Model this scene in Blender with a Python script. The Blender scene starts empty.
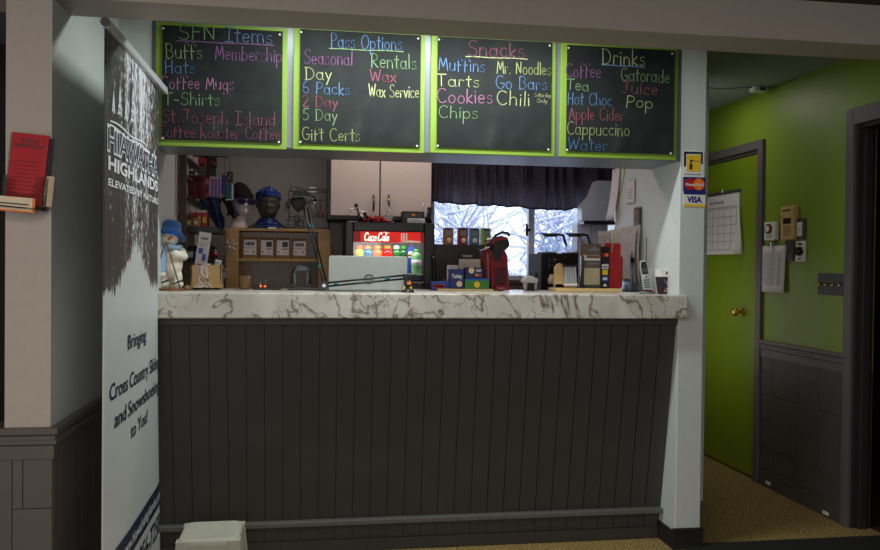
import bpy, math, random
from mathutils import Vector, Matrix, noise
random.seed(7)
C = bpy.context.scene.collection
PI = math.pi
# ------------------------------------------------------------------ camera model
F = 808.5; YAW = .1546; PIT = .0132; ROL = .0111; H = 1.3294
def cam_axes():
    cy, sy = math.cos(YAW), math.sin(YAW)
    fw = Vector((sy*math.cos(PIT), cy*math.cos(PIT), -math.sin(PIT)))
    rt = Vector((cy, -sy, 0)); up = rt.cross(fw)
    r = rt*math.cos(ROL)+up*math.sin(ROL); u = up*math.cos(ROL)-rt*math.sin(ROL)
    return r, u, fw
RT, UP, FW = cam_axes()
def P(px, py, X=None, Y=None, Z=None):
    d = FW + RT*((px-440)/F) - UP*((py-275)/F)
    if Y is not None: t = Y/d.y
    elif X is not None: t = X/d.x
    else: t = (Z-H)/d.z
    return Vector((d.x*t, d.y*t, H+d.z*t))
def px2m(loc): return (Vector(loc)-Vector((0, 0, H))).dot(FW)/F
# ------------------------------------------------------------------ mesh builder
class MB:
    def __init__(s): s.v = []; s.f = []; s.m = []; s.sm = []; s.M = None; s.mi = 0; s.smooth = False
    def add(s, vs, fs, smooth=None):
        o = len(s.v)
        for v in vs:
            v = Vector(v)
            if s.M is not None: v = s.M @ v
            s.v.append(v)
        sm = s.smooth if smooth is None else smooth
        for f in fs: s.f.append([i+o for i in f]); s.m.append(s.mi); s.sm.append(sm)
        return s
    def box(s, x0, y0, z0, x1, y1, z1):
        vs = [(x, y, z) for z in (z0, z1) for y in (y0, y1) for x in (x0, x1)]
        return s.add(vs, [(0,2,3,1),(4,5,7,6),(0,1,5,4),(2,6,7,3),(0,4,6,2),(1,3,7,5)], False)
    def cbox(s, c, d):
        return s.box(c[0]-d[0]/2, c[1]-d[1]/2, c[2]-d[2]/2, c[0]+d[0]/2, c[1]+d[1]/2, c[2]+d[2]/2)
    def cone(s, p0, p1, r0, r1=None, n=12, smooth=True):
        r1 = r0 if r1 is None else r1
        p0 = Vector(p0); p1 = Vector(p1); d = (p1-p0).normalized()
        a = d.orthogonal().normalized(); b = d.cross(a)
        vs = []
        for p, r in ((p0, r0), (p1, r1)):
            for i in range(n):
                t = 2*PI*i/n; vs.append(p+a*math.cos(t)*r+b*math.sin(t)*r)
        s.add(vs, [(i, (i+1) % n, n+(i+1) % n, n+i) for i in range(n)], smooth)
        o = len(s.v)-2*n
        s.f.append([o+n-1-i for i in range(n)]); s.m.append(s.mi); s.sm.append(False)
        s.f.append([o+n+i for i in range(n)]); s.m.append(s.mi); s.sm.append(False)
        return s
    def tube(s, pts, r, n=8, closed=False, rs=None):
        pts = [Vector(p) for p in pts]; k = len(pts); vs = []
        a = None
        for i, p in enumerate(pts):
            if closed: d = pts[(i+1) % k]-pts[i-1]
            else: d = pts[min(i+1, k-1)]-pts[max(i-1, 0)]
            d = d.normalized() if d.length > 1e-9 else Vector((0, 0, 1))
            a = d.orthogonal().normalized() if a is None else (a-d*a.dot(d)).normalized()
            b = d.cross(a); rr = rs[i] if rs else r
            for j in range(n):
                t = 2*PI*j/n; vs.append(p+a*math.cos(t)*rr+b*math.sin(t)*rr)
        fs = []
        for i in range(k if closed else k-1):
            i2 = (i+1) % k
            for j in range(n): fs.append((i*n+j, i*n+(j+1) % n, i2*n+(j+1) % n, i2*n+j))
        if not closed: fs.append([n-1-j for j in range(n)]); fs.append([(k-1)*n+j for j in range(n)])
        return s.add(vs, fs, True)
    def lathe(s, prof, c=(0, 0, 0), n=24, sx=1, sy=1, smooth=True):
        vs = []; k = len(prof)
        for r, z in prof:
            for j in range(n):
                t = 2*PI*j/n; vs.append((c[0]+r*math.cos(t)*sx, c[1]+r*math.sin(t)*sy, c[2]+z))
        fs = [(i*n+j, i*n+(j+1) % n, (i+1)*n+(j+1) % n, (i+1)*n+j) for i in range(k-1) for j in range(n)]
        fs.append([n-1-j for j in range(n)]); fs.append([(k-1)*n+j for j in range(n)])
        return s.add(vs, fs, smooth)
    def ell(s, c, r, n=16, m=10, disp=None):
        vs = []; 
        for i in range(m+1):
            ph = PI*i/m
            for j in range(n):
                t = 2*PI*j/n; d = Vector((math.sin(ph)*math.cos(t), math.sin(ph)*math.sin(t), -math.cos(ph)))
                q = 1 if disp is None else disp(d)
                vs.append((c[0]+d.x*r[0]*q, c[1]+d.y*r[1]*q, c[2]+d.z*r[2]*q))
        fs = [(i*n+j, i*n+(j+1) % n, (i+1)*n+(j+1) % n, (i+1)*n+j) for i in range(m) for j in range(n)]
        return s.add(vs, fs, True)
    def prism(s, poly, y0, y1, axis='y', smooth=False):
        k = len(poly)
        def q(a, b, t): return {'y': (a, t, b), 'x': (t, a, b), 'z': (a, b, t)}[axis]
        vs = [q(a, b, y0) for a, b in poly]+[q(a, b, y1) for a, b in poly]
        fs = [(i, (i+1) % k, k+(i+1) % k, k+i) for i in range(k)]
        s.add(vs, fs, smooth); o = len(s.v)-2*k
        s.f.append([o+i for i in range(k)][::-1]); s.m.append(s.mi); s.sm.append(False)
        s.f.append([o+k+i for i in range(k)]); s.m.append(s.mi); s.sm.append(False)
        return s
    def grid(s, fn, nu, nv, smooth=True):
        vs = [fn(i/nu, j/nv) for j in range(nv+1) for i in range(nu+1)]
        w = nu+1
        return s.add(vs, [(j*w+i, j*w+i+1, (j+1)*w+i+1, (j+1)*w+i) for j in range(nv) for i in range(nu)], smooth)
    def stroke(s, pts, w, fn):
        # flat ribbon along 2-D points, mapped to space by fn(u, v)
        for a, b in zip(pts[:-1], pts[1:]):
            dx, dy = b[0]-a[0], b[1]-a[1]; L = math.hypot(dx, dy)
            if L < 1e-7: continue
            dx /= L; dy /= L; e = w*.35
            ax, ay, bx, by = a[0]-dx*e, a[1]-dy*e, b[0]+dx*e, b[1]+dy*e
            nx, ny = -dy*w/2, dx*w/2
            s.add([fn(ax-nx, ay-ny), fn(bx-nx, by-ny), fn(bx+nx, by+ny), fn(ax+nx, ay+ny)], [(0, 1, 2, 3)], False)
        return s
    def build(s, name, mats, parent=None, bevel=0, sub=0, solid=0, label=None):
        me = bpy.data.meshes.new(name)
        me.from_pydata([tuple(v) for v in s.v], [], s.f)
        if not isinstance(mats, (list, tuple)): mats = [mats]
        for m in mats: me.materials.append(m)
        for i, p in enumerate(me.polygons): p.material_index = min(s.m[i], len(mats)-1); p.use_smooth = s.sm[i]
        me.update()
        o = bpy.data.objects.new(name, me); C.objects.link(o)
        if parent: o.parent = parent
        if solid:
            md = o.modifiers.new('s', 'SOLIDIFY'); md.thickness = solid; md.offset = 0
        if bevel:
            md = o.modifiers.new('b', 'BEVEL'); md.width = bevel; md.segments = 2; md.limit_method = 'ANGLE'; md.angle_limit = 0.7
        if sub:
            md = o.modifiers.new('u', 'SUBSURF'); md.levels = sub; md.render_levels = sub
        if label: o['label'] = label
        return o
def thing(name, label, cat, loc=(0, 0, 0), rz=0, group=None, rot=None):
    o = bpy.data.objects.new(name, None); C.objects.link(o); o.location = loc
    o.rotation_euler = rot if rot else (0, 0, rz); o.empty_display_size = .05
    o['label'] = label; o['category'] = cat
    if group: o['group'] = group
    return o
def tag(o, label, cat, group=None, kind=None, loc=None, rot=None):
    o['label'] = label; o['category'] = cat
    if group: o['group'] = group
    if kind: o['kind'] = kind
    if loc is not None: o.location = loc
    if rot is not None: o.rotation_euler = rot
    return o
def struct(o): o['kind'] = 'structure'; return o
def dup(root, loc, label, group=None, rot=None):
    r = root.copy(); C.objects.link(r); r.location = loc; r['label'] = label
    if group: r['group'] = group
    if rot is not None: r.rotation_euler = rot
    for ch in list(root.children):
        c = ch.copy(); C.objects.link(c); c.parent = r
        for g in list(ch.children):
            d = g.copy(); C.objects.link(d); d.parent = c
    return r
# ------------------------------------------------------------------ text
_tc = {}
def text_geo(t, bold=0):
    if (t, bold) in _tc: return _tc[(t, bold)]
    def mk(st):
        cu = bpy.data.curves.new('t', 'FONT'); cu.body = st; cu.size = 1; cu.offset = bold; cu.resolution_u = 3
        ob = bpy.data.objects.new('t', cu); C.objects.link(ob)
        dg = bpy.context.evaluated_depsgraph_get(); dg.update()
        me = bpy.data.meshes.new_from_object(ob.evaluated_get(dg))
        vs = [v.co.copy() for v in me.vertices]; fs = [tuple(p.vertices) for p in me.polygons]
        bpy.data.objects.remove(ob); bpy.data.curves.remove(cu); bpy.data.meshes.remove(me)
        return vs, fs
    if 'H' not in _tc: _tc['H'] = max(v.y for v in mk('H')[0])
    vs, fs = mk(t); h = _tc['H']
    x0 = min(v.x for v in vs); x1 = max(v.x for v in vs)
    _tc[(t, bold)] = ([((v.x-x0)/h, v.y/h) for v in vs], fs, (x1-x0)/h)
    return _tc[(t, bold)]
def put_text(mb, t, org, u, v, h, w=None, bold=0, fn=None, center=False):
    vs, fs, tw = text_geo(t, bold)
    sx = h if w is None else w/tw
    off = -tw*sx/2 if center else 0
    u = Vector(u); v = Vector(v); org = Vector(org)
    if fn: mb.add([fn(a*sx+off, b*h) for a, b in vs], fs, False)
    else: mb.add([org+u*(a*sx+off)+v*(b*h) for a, b in vs], fs, False)
# ------------------------------------------------------------------ materials
def lin(c):
    return tuple(((x/255)/12.92 if x/255 <= .04045 else ((x/255+.055)/1.055)**2.4) for x in c)
_mc = {}
def mat(name, col, rough=.5, metal=0, var=.08, scale=30, bump=0, bscale=None, emit=0, trans=0, alpha=1, coat=0, sheen=0, spec=.5, ior=1.45, stretch=None, sss=0):
    if name in _mc: return _mc[name]
    m = bpy.data.materials.new(name); m.use_nodes = True; _mc[name] = m
    nt = m.node_tree; b = nt.nodes['Principled BSDF']; L = nt.links
    tc = nt.nodes.new('ShaderNodeTexCoord'); mp = nt.nodes.new('ShaderNodeMapping')
    L.new(tc.outputs['Object'], mp.inputs[0])
    if stretch: mp.inputs['Scale'].default_value = stretch
    nz = nt.nodes.new('ShaderNodeTexNoise'); nz.inputs['Scale'].default_value = scale; nz.inputs['Detail'].default_value = 3
    L.new(mp.outputs[0], nz.inputs['Vector'])
    cr = nt.nodes.new('ShaderNodeValToRGB'); c = lin(col)
    cr.color_ramp.elements[0].position = .3; cr.color_ramp.elements[1].position = .7
    cr.color_ramp.elements[0].color = tuple(x*(1-var) for x in c)+(1,); cr.color_ramp.elements[1].color = tuple(min(1, x*(1+var)) for x in c)+(1,)
    L.new(nz.outputs[0], cr.inputs[0]); L.new(cr.outputs[0], b.inputs['Base Color'])
    b.inputs['Roughness'].default_value = rough; b.inputs['Metallic'].default_value = metal
    b.inputs['Specular IOR Level'].default_value = spec; b.inputs['IOR'].default_value = ior
    b.inputs['Transmission Weight'].default_value = trans; b.inputs['Alpha'].default_value = alpha
    b.inputs['Coat Weight'].default_value = coat; b.inputs['Sheen Weight'].default_value = sheen
    if emit:
        L.new(cr.outputs[0], b.inputs['Emission Color']); b.inputs['Emission Strength'].default_value = emit
    if bump:
        n2 = nt.nodes.new('ShaderNodeTexNoise'); n2.inputs['Scale'].default_value = bscale or scale; n2.inputs['Detail'].default_value = 4
        L.new(mp.outputs[0], n2.inputs['Vector'])
        bp = nt.nodes.new('ShaderNodeBump'); bp.inputs['Strength'].default_value = bump; bp.inputs['Distance'].default_value = .004
        L.new(n2.outputs[0], bp.inputs['Height']); L.new(bp.outputs[0], b.inputs['Normal'])
    return m
def ramp(nt, stops, interp='LINEAR'):
    r = nt.nodes.new('ShaderNodeValToRGB'); e = r.color_ramp.elements; r.color_ramp.interpolation = interp
    while len(e) < len(stops): e.new(.5)
    for i, (p, c) in enumerate(stops): e[i].position = p; e[i].color = tuple(c)+(1,)
    return r
def marble_mat():
    m = bpy.data.materials.new('marble'); m.use_nodes = True; nt = m.node_tree; L = nt.links; b = nt.nodes['Principled BSDF']
    tc = nt.nodes.new('ShaderNodeTexCoord')
    mp = nt.nodes.new('ShaderNodeMapping'); mp.inputs['Rotation'].default_value = (0, .5, 0); mp.inputs['Scale'].default_value = (1.5, 1, 1)
    L.new(tc.outputs['Object'], mp.inputs[0])
    outs = []
    for sc, d, w0, w1, dist in ((2.4, 6, .002, .020, 1.1), (6, 8, .001, .014, .9)):
        n = nt.nodes.new('ShaderNodeTexNoise'); n.inputs['Scale'].default_value = sc; n.inputs['Detail'].default_value = d; n.inputs['Distortion'].default_value = dist
        L.new(mp.outputs[0], n.inputs['Vector'])
        s = nt.nodes.new('ShaderNodeMath'); s.operation = 'SUBTRACT'; s.inputs[1].default_value = .5; L.new(n.outputs[0], s.inputs[0])
        a = nt.nodes.new('ShaderNodeMath'); a.operation = 'ABSOLUTE'; L.new(s.outputs[0], a.inputs[0])
        r = nt.nodes.new('ShaderNodeMapRange'); r.inputs['From Min'].default_value = w0; r.inputs['From Max'].default_value = w1
        L.new(a.outputs[0], r.inputs[0]); outs.append(r.outputs[0])
    msk = nt.nodes.new('ShaderNodeTexNoise'); msk.inputs['Scale'].default_value = 5; L.new(mp.outputs[0], msk.inputs['Vector'])
    mr = ramp(nt, [(.42, (0, 0, 0)), (.6, (1, 1, 1))]); L.new(msk.outputs[0], mr.inputs[0])
    mx = nt.nodes.new('ShaderNodeMath'); mx.operation = 'MAXIMUM'; L.new(outs[1], mx.inputs[0]); L.new(mr.outputs[0], mx.inputs[1])
    mn = nt.nodes.new('ShaderNodeMath'); mn.operation = 'MINIMUM'; L.new(outs[0], mn.inputs[0]); L.new(mx.outputs[0], mn.inputs[1])
    vc = ramp(nt, [(0, lin((118, 104, 88))), (.35, lin((166, 156, 142))), (1, lin((206, 202, 194)))]); L.new(mn.outputs[0], vc.inputs[0])
    n3 = nt.nodes.new('ShaderNodeTexNoise'); n3.inputs['Scale'].default_value = 6; L.new(mp.outputs[0], n3.inputs['Vector'])
    c3 = ramp(nt, [(.35, (.78, .77, .74)), (.65, (1, 1, 1))]); L.new(n3.outputs[0], c3.inputs[0])
    mm = nt.nodes.new('ShaderNodeMix'); mm.data_type = 'RGBA'; mm.blend_type = 'MULTIPLY'; mm.inputs['Factor'].default_value = 1
    L.new(vc.outputs[0], mm.inputs['A']); L.new(c3.outputs[0], mm.inputs['B']); L.new(mm.outputs['Result'], b.inputs['Base Color'])
    b.inputs['Roughness'].default_value = .3
    return m
def speckle_mat():
    m = bpy.data.materials.new('speckled_floor'); m.use_nodes = True; nt = m.node_tree; L = nt.links; b = nt.nodes['Principled BSDF']
    tc = nt.nodes.new('ShaderNodeTexCoord'); v = nt.nodes.new('ShaderNodeTexNoise'); v.inputs['Scale'].default_value = 125; v.inputs['Detail'].default_value = 4
    L.new(tc.outputs['Object'], v.inputs['Vector'])
    r = ramp(nt, [(.32, lin((62, 48, 22))), (.48, lin((128, 102, 52))), (.57, lin((165, 138, 78))), (.66, lin((225, 208, 150)))]); L.new(v.outputs[0], r.inputs[0])
    L.new(r.outputs[0], b.inputs['Base Color']); b.inputs['Roughness'].default_value = .6
    return m
def chalkboard_mat():
    m = bpy.data.materials.new('chalkboard'); m.use_nodes = True; nt = m.node_tree; L = nt.links; b = nt.nodes['Principled BSDF']
    tc = nt.nodes.new('ShaderNodeTexCoord'); n = nt.nodes.new('ShaderNodeTexNoise'); n.inputs['Scale'].default_value = 5; n.inputs['Detail'].default_value = 8; n.inputs['Distortion'].default_value = 1.2
    L.new(tc.outputs['Object'], n.inputs['Vector'])
    r = ramp(nt, [(.35, lin((24, 28, 29))), (.6, lin((33, 38, 38))), (.8, lin((50, 55, 55)))]); L.new(n.outputs[0], r.inputs[0])
    L.new(r.outputs[0], b.inputs['Base Color']); b.inputs['Roughness'].default_value = .75; b.inputs['Specular IOR Level'].default_value = .25
    return m
def banner_mat():
    m = bpy.data.materials.new('banner_print'); m.use_nodes = True; nt = m.node_tree; L = nt.links; b = nt.nodes['Principled BSDF']
    def math_(op, a, b_=None, c_=None):
        n = nt.nodes.new('ShaderNodeMath'); n.operation = op
        for i, q in enumerate((a, b_, c_)):
            if q is None: continue
            if isinstance(q, (int, float)): n.inputs[i].default_value = q
            else: L.new(q, n.inputs[i])
        return n.outputs[0]
    tc = nt.nodes.new('ShaderNodeTexCoord'); sp = nt.nodes.new('ShaderNodeSeparateXYZ'); L.new(tc.outputs['Object'], sp.inputs[0])
    y, z = sp.outputs[1], sp.outputs[2]
    # forest photograph: tall narrow dark trunks with snow
    def nz(scl, detail, dist=0):
        mp = nt.nodes.new('ShaderNodeMapping'); mp.inputs['Scale'].default_value = scl; L.new(tc.outputs['Object'], mp.inputs[0])
        n = nt.nodes.new('ShaderNodeTexNoise'); n.inputs['Scale'].default_value = 1; n.inputs['Detail'].default_value = detail; n.inputs['Distortion'].default_value = dist
        L.new(mp.outputs[0], n.inputs['Vector']); return n.outputs[0]
    streak = nz((0, 16, 2.2), 3); fine = nz((0, 85, 38), 6, .8); trunk = nz((0, 45, .6), 2)
    # white glow down the middle of the upper half
    cen = math_('ABSOLUTE', math_('SUBTRACT', y, .50))
    glow = math_('SUBTRACT', .10, math_('MULTIPLY', cen, .55))
    up = math_('MULTIPLY', math_('SUBTRACT', z, 1.62), .16)
    f = math_('ADD', math_('ADD', math_('MULTIPLY', streak, .62), math_('MULTIPLY', fine, .95)), math_('ADD', glow, up))
    r = ramp(nt, [(.76, lin((74, 70, 68))), (.83, lin((98, 95, 94))), (.88, lin((180, 180, 188))), (.93, lin((232, 234, 240)))]); L.new(f, r.inputs[0])
    tr = ramp(nt, [(.42, (.62, .6, .6)), (.55, (1, 1, 1))]); L.new(trunk, tr.inputs[0])
    mm = nt.nodes.new('ShaderNodeMix'); mm.data_type = 'RGBA'; mm.blend_type = 'MULTIPLY'; mm.inputs['Factor'].default_value = .7
    L.new(r.outputs[0], mm.inputs['A']); L.new(tr.outputs[0], mm.inputs['B'])
    # white lower field with ragged edge rising to a peak
    edge = nz((0, 42, 0), 3)
    peak = math_('MAXIMUM', 0, math_('SUBTRACT', 1, math_('DIVIDE', math_('ABSOLUTE', math_('SUBTRACT', y, .44)), .30)))
    hh = math_('ADD', math_('ADD', 1.235, math_('MULTIPLY', peak, .16)), math_('MULTIPLY', math_('SUBTRACT', edge, .5), .16))
    k = math_('GREATER_THAN', z, hh)
    mx = nt.nodes.new('ShaderNodeMix'); mx.data_type = 'RGBA'; L.new(k, mx.inputs['Factor']); mx.inputs['A'].default_value = lin((208, 212, 212))+(1,)
    L.new(mm.outputs['Result'], mx.inputs['B']); L.new(mx.outputs['Result'], b.inputs['Base Color'])
    b.inputs['Roughness'].default_value = .38
    return m
M_ = dict(
 wall=mat('white_paint', (198, 204, 201), .55, var=.02, bump=.15, bscale=160),
 kwall=mat('kitchen_paint', (172, 166, 160), .6, var=.02, bump=.1, bscale=160),
 beige=mat('beige_paint', (182, 170, 158), .6, var=.02, bump=.25, bscale=140),
 green=mat('green_paint', (122, 142, 40), .42, var=.03, scale=3, bump=.2, bscale=150),
 doorg=mat('door_green', (114, 134, 26), .38, var=.03, scale=4),
 trim=mat('charcoal_trim', (92, 86, 90), .42, var=.04),
 wains=mat('charcoal_wainscot', (76, 72, 70), .5, var=.05, scale=8),
 wainsl=mat('warm_grey_wainscot', (96, 91, 84), .5, var=.05, scale=8),
 counter=mat('counter_grey', (62, 62, 60), .5, var=.06, scale=6),
 header=mat('header_metal_grey', (128, 134, 142), .35, metal=.25, var=.03),
 ceilw=mat('ceiling_grey', (150, 160, 160), .8, var=.02),
 ceild=mat('dark_ceiling', (60, 44, 34), .7, var=.1),
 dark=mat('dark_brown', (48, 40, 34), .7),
 marble=marble_mat(), floor=speckle_mat(), board=chalkboard_mat(), banner=banner_mat(),
 ffloor=mat('front_floor', (70, 62, 52), .6, var=.15, scale=60),
 lime=mat('lime_backing', (126, 160, 52), .55, var=.03),
 black=mat('black_plastic', (22, 22, 24), .35, var=.1),
 blackm=mat('black_matte', (26, 25, 26), .8, var=.15),
 blackmet=mat('black_metal', (30, 30, 32), .35, metal=.6),
 white=mat('white_plastic', (222, 222, 218), .4, var=.02),
 paper=mat('paper', (214, 208, 210), .8, var=.03),
 ink=mat('dark_ink', (60, 58, 66), .7), navy=mat('navy_print', (34, 38, 66), .5),
 inkl=mat('grey_print', (132, 126, 134), .8),
 chrome=mat('chrome', (200, 200, 204), .22, metal=1, var=.02), alu=mat('brushed_aluminium', (186, 190, 192), .35, metal=.85, var=.03),
 brass=mat('brass', (196, 160, 84), .3, metal=1), wood=mat('pine', (176, 138, 84), .5, var=.14, scale=9, stretch=(1, 1, 6), bump=.05),
 woodl=mat('light_birch', (206, 176, 118), .5, var=.08, scale=12, stretch=(1, 4, 4)),
 red=mat('red', (178, 22, 32), .45), redd=mat('dark_red_gloss', (120, 12, 26), .22, coat=.5), maroon=mat('maroon_knit', (92, 22, 32), .9, bump=.6, bscale=260, sheen=.3),
 yellow=mat('yellow', (232, 192, 30), .5), orange=mat('orange', (236, 120, 30), .5), blue=mat('blue', (40, 82, 178), .5),
 greenp=mat('green_pack', (54, 128, 50), .5), teal=mat('teal', (22, 96, 108), .6), brown=mat('brown_pack', (122, 92, 58), .6),
 kraft=mat('kraft_paper', (150, 118, 76), .7, bump=.2, bscale=60), cream=mat('cream', (226, 206, 172), .7),
 felt=mat('blue_felt', (36, 100, 178), .95, bump=.3, bscale=200, sheen=.3), plush=mat('white_plush', (226, 220, 206), .95, bump=.8, bscale=220, sheen=.4),
 scarf=mat('pale_blue_wool', (150, 182, 216), .95, bump=.5, bscale=200), twig=mat('twig', (122, 76, 44), .8, var=.2),
 skin_b=mat('black_mannequin', (74, 70, 66), .5), skin_w=mat('white_foam', (206, 198, 192), .75, var=.02),
 buff=mat('blue_buff', (28, 52, 140), .85, var=.75, scale=75), buffd=mat('dark_buff', (26, 36, 70), .9, var=.6, scale=60), knit=mat('black_knit', (20, 18, 20), .95, bump=.6, bscale=240),
 lens=mat('dark_lens', (28, 16, 36), .08, coat=.4), grey=mat('grey_plastic', (120, 124, 130), .45), greyd=mat('dark_grey', (66, 66, 70), .5),
 silver=mat('silver_paint', (176, 182, 180), .4, metal=.3, var=.02), cabinet=mat('cabinet_laminate', (206, 190, 184), .5, var=.02),
 curt=mat('curtain', (62, 58, 76), .9, var=.12, scale=120), navyb=mat('navy_box', (26, 40, 112), .45), tan=mat('tan_plastic', (196, 164, 104), .5),
 stone=mat('stool_plastic', (176, 176, 162), .55, var=.03, bump=.25, bscale=180),
)
def buff_mat(name, cols, scale):
    m = bpy.data.materials.new(name); m.use_nodes = True; nt = m.node_tree; L = nt.links; b_ = nt.nodes['Principled BSDF']
    tc = nt.nodes.new('ShaderNodeTexCoord'); n = nt.nodes.new('ShaderNodeTexNoise'); n.inputs['Scale'].default_value = scale; n.inputs['Detail'].default_value = 2; n.inputs['Distortion'].default_value = .8
    L.new(tc.outputs['Object'], n.inputs['Vector']); r = ramp(nt, [(p, lin(c)) for p, c in cols], 'CONSTANT'); L.new(n.outputs[0], r.inputs[0]); L.new(r.outputs[0], b_.inputs['Base Color']); b_.inputs['Roughness'].default_value = .9; return m
M_['buff'] = buff_mat('patterned_buff', [(0, (16, 24, 60)), (.42, (30, 60, 140)), (.56, (22, 40, 96)), (.62, (90, 150, 190)), (.67, (24, 40, 110))], 32)
M_['buffd'] = buff_mat('patterned_buff_dark', [(0, (14, 18, 36)), (.45, (28, 44, 84)), (.58, (18, 22, 40)), (.66, (50, 84, 120))], 30)
def glass_mat(name, col=(1, 1, 1), tint=1.0, rough=.03, refl=1.0):
    m = bpy.data.materials.new(name); m.use_nodes = True; nt = m.node_tree; L = nt.links; nt.nodes.clear()
    o = nt.nodes.new('ShaderNodeOutputMaterial'); t = nt.nodes.new('ShaderNodeBsdfTransparent'); g = nt.nodes.new('ShaderNodeBsdfGlossy')
    t.inputs[0].default_value = tuple(c*tint for c in col)+(1,); g.inputs['Roughness'].default_value = rough
    f = nt.nodes.new('ShaderNodeFresnel'); f.inputs[0].default_value = 1.45; x = nt.nodes.new('ShaderNodeMixShader')
    ml = nt.nodes.new('ShaderNodeMath'); ml.operation = 'MULTIPLY'; ml.inputs[1].default_value = refl; L.new(f.outputs[0], ml.inputs[0])
    L.new(ml.outputs[0], x.inputs[0]); L.new(t.outputs[0], x.inputs[1]); L.new(g.outputs[0], x.inputs[2]); L.new(x.outputs[0], o.inputs[0])
    return m
GL = glass_mat('window_glass', (.96, .98, 1)); ACR = glass_mat('clear_acrylic', (.88, .9, .9)); GLC = glass_mat('carafe_glass', (.86, .89, .93), 1, .05, .35)
FILM = glass_mat('cellophane', (.9, .9, .88), 1, .15, 2.2)
# curtain lets daylight through
def curtain_mat():
    m = bpy.data.materials.new('sheer_curtain'); m.use_nodes = True; nt = m.node_tree; L = nt.links; nt.nodes.clear()
    o = nt.nodes.new('ShaderNodeOutputMaterial'); d = nt.nodes.new('ShaderNodeBsdfDiffuse'); t = nt.nodes.new('ShaderNodeBsdfTranslucent'); x = nt.nodes.new('ShaderNodeMixShader')
    tc = nt.nodes.new('ShaderNodeTexCoord'); n = nt.nodes.new('ShaderNodeTexNoise'); n.inputs['Scale'].default_value = 90; L.new(tc.outputs['Object'], n.inputs['Vector'])
    r = ramp(nt, [(.3, lin((80, 73, 84))), (.7, lin((108, 102, 114)))]); L.new(n.outputs[0], r.inputs[0])
    L.new(r.outputs[0], d.inputs[0]); L.new(r.outputs[0], t.inputs[0]); x.inputs[0].default_value = .55
    L.new(d.outputs[0], x.inputs[1]); L.new(t.outputs[0], x.inputs[2]); L.new(x.outputs[0], o.inputs[0]); return m
M_['curt'] = curtain_mat()
_chalk = {}
def chalk(col):
    if col in _chalk: return _chalk[col]
    m = mat('chalk_%d_%d_%d' % col, tuple(int(c*.97) for c in col), .95, var=.10, scale=240, spec=.1); _chalk[col] = m; return m
def area(name, loc, size, power, col=(1, 1, 1), rot=(0, 0, 0), sy=None, spread=None):
    l = bpy.data.lights.new(name, 'AREA'); l.energy = power; l.color = col; l.shape = 'RECTANGLE'; l.size = size; l.size_y = sy or size
    if spread: l.spread = spread
    o = bpy.data.objects.new(name, l); C.objects.link(o); o.location = loc; o.rotation_euler = rot; return o
#==SETTING==
YP = 3.573; YL = 2.706; YBB = 2.907; ZU = 2.155; XL = -.82; XG = 2.732; XPL = 1.69; XPR = 1.816; ZC = 2.43; ZT = 1.198; ZM = 1.089
XK = -.685; YK = 5.25
def sbox(name, m, *a, bevel=0):
    return struct(MB().box(*a).build(name, m, bevel=bevel))
sbox('floor', M_['floor'], -.957, 2.62, -.1, XG+.1, 5.95, 0)
sbox('floor_side', M_['dark'], XG+.1, 2.62, -.1, 3.9, 5.95, 0)  # same floor as the corridor, its shade put into the dark colour
sbox('floor_front', M_['ffloor'], -3.2, -2.1, -.1, 4.4, 2.62, 0)
sbox('floor_left', M_['ffloor'], -3.2, 2.62, -.1, -.957, 5.35, 0)
sbox('ceiling_front', M_['ceild'], -3.2, -2.1, 2.30, 4.4, YL, 2.40)
sbox('ceiling', M_['ceilw'], -3.2, YBB, ZC, 4.4, 6.05, ZC+.1)
# beam across the opening, flush with the left pillar's face
sbox('wall_beam', M_['beige'], -3.2, YL, ZU, 4.4, YBB, ZC+.1, bevel=.004)
# outer shell so no daylight leaks in
for nm, a in (('wall_rear', (-3.2, -2.2, -.1, 4.4, -2.1, 2.4)), ('wall_outer_left', (-3.3, -2.2, -.1, -3.2, 5.35, 2.53)), ('wall_outer_right', (4.4, -2.2, -.1, 4.5, 6.05, 2.53))):
    sbox(nm, M_['beige'], *a)
sbox('wall_corridor_end', M_['green'], 2.2, 5.95, 0, XG+.1, 6.05, ZC)
sbox('wall_side_end', M_['dark'], XG+.1, 5.95, 0, 4.4, 6.05, ZC)  # dark colour stands for the unlit side room
sbox('wall_side_room', M_['dark'], -3.2, 4.45, 0, XL-.137, 4.55, ZC)
# left pillar / side wall: white paint on the alcove face, beige on the front face
mb = MB(); mb.box(P(5, 300, Y=YL).x, YL, .80, XL, YP, ZC)
mb.mi = 1; mb.add([(XL+.001, YL, .80), (XL+.001, YP, .80), (XL+.001, YP, ZC), (XL+.001, YL, ZC)], [(0, 1, 2, 3)])
mb.add([(XL+.001, YL, .80), (XL+.001, YL, ZC), (XL, YL, ZC), (XL, YL, .80)], [(0, 1, 2, 3)])
struct(mb.build('wall_left', [M_['beige'], M_['wall']]))
mb = MB(); mb.box(-3.2, YL, 0, XL, YL+.12, .80).box(XL-.12, YL+.12, 0, XL, YP, .80)
struct(mb.build('wall_left_lower', M_['wains']))
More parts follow.
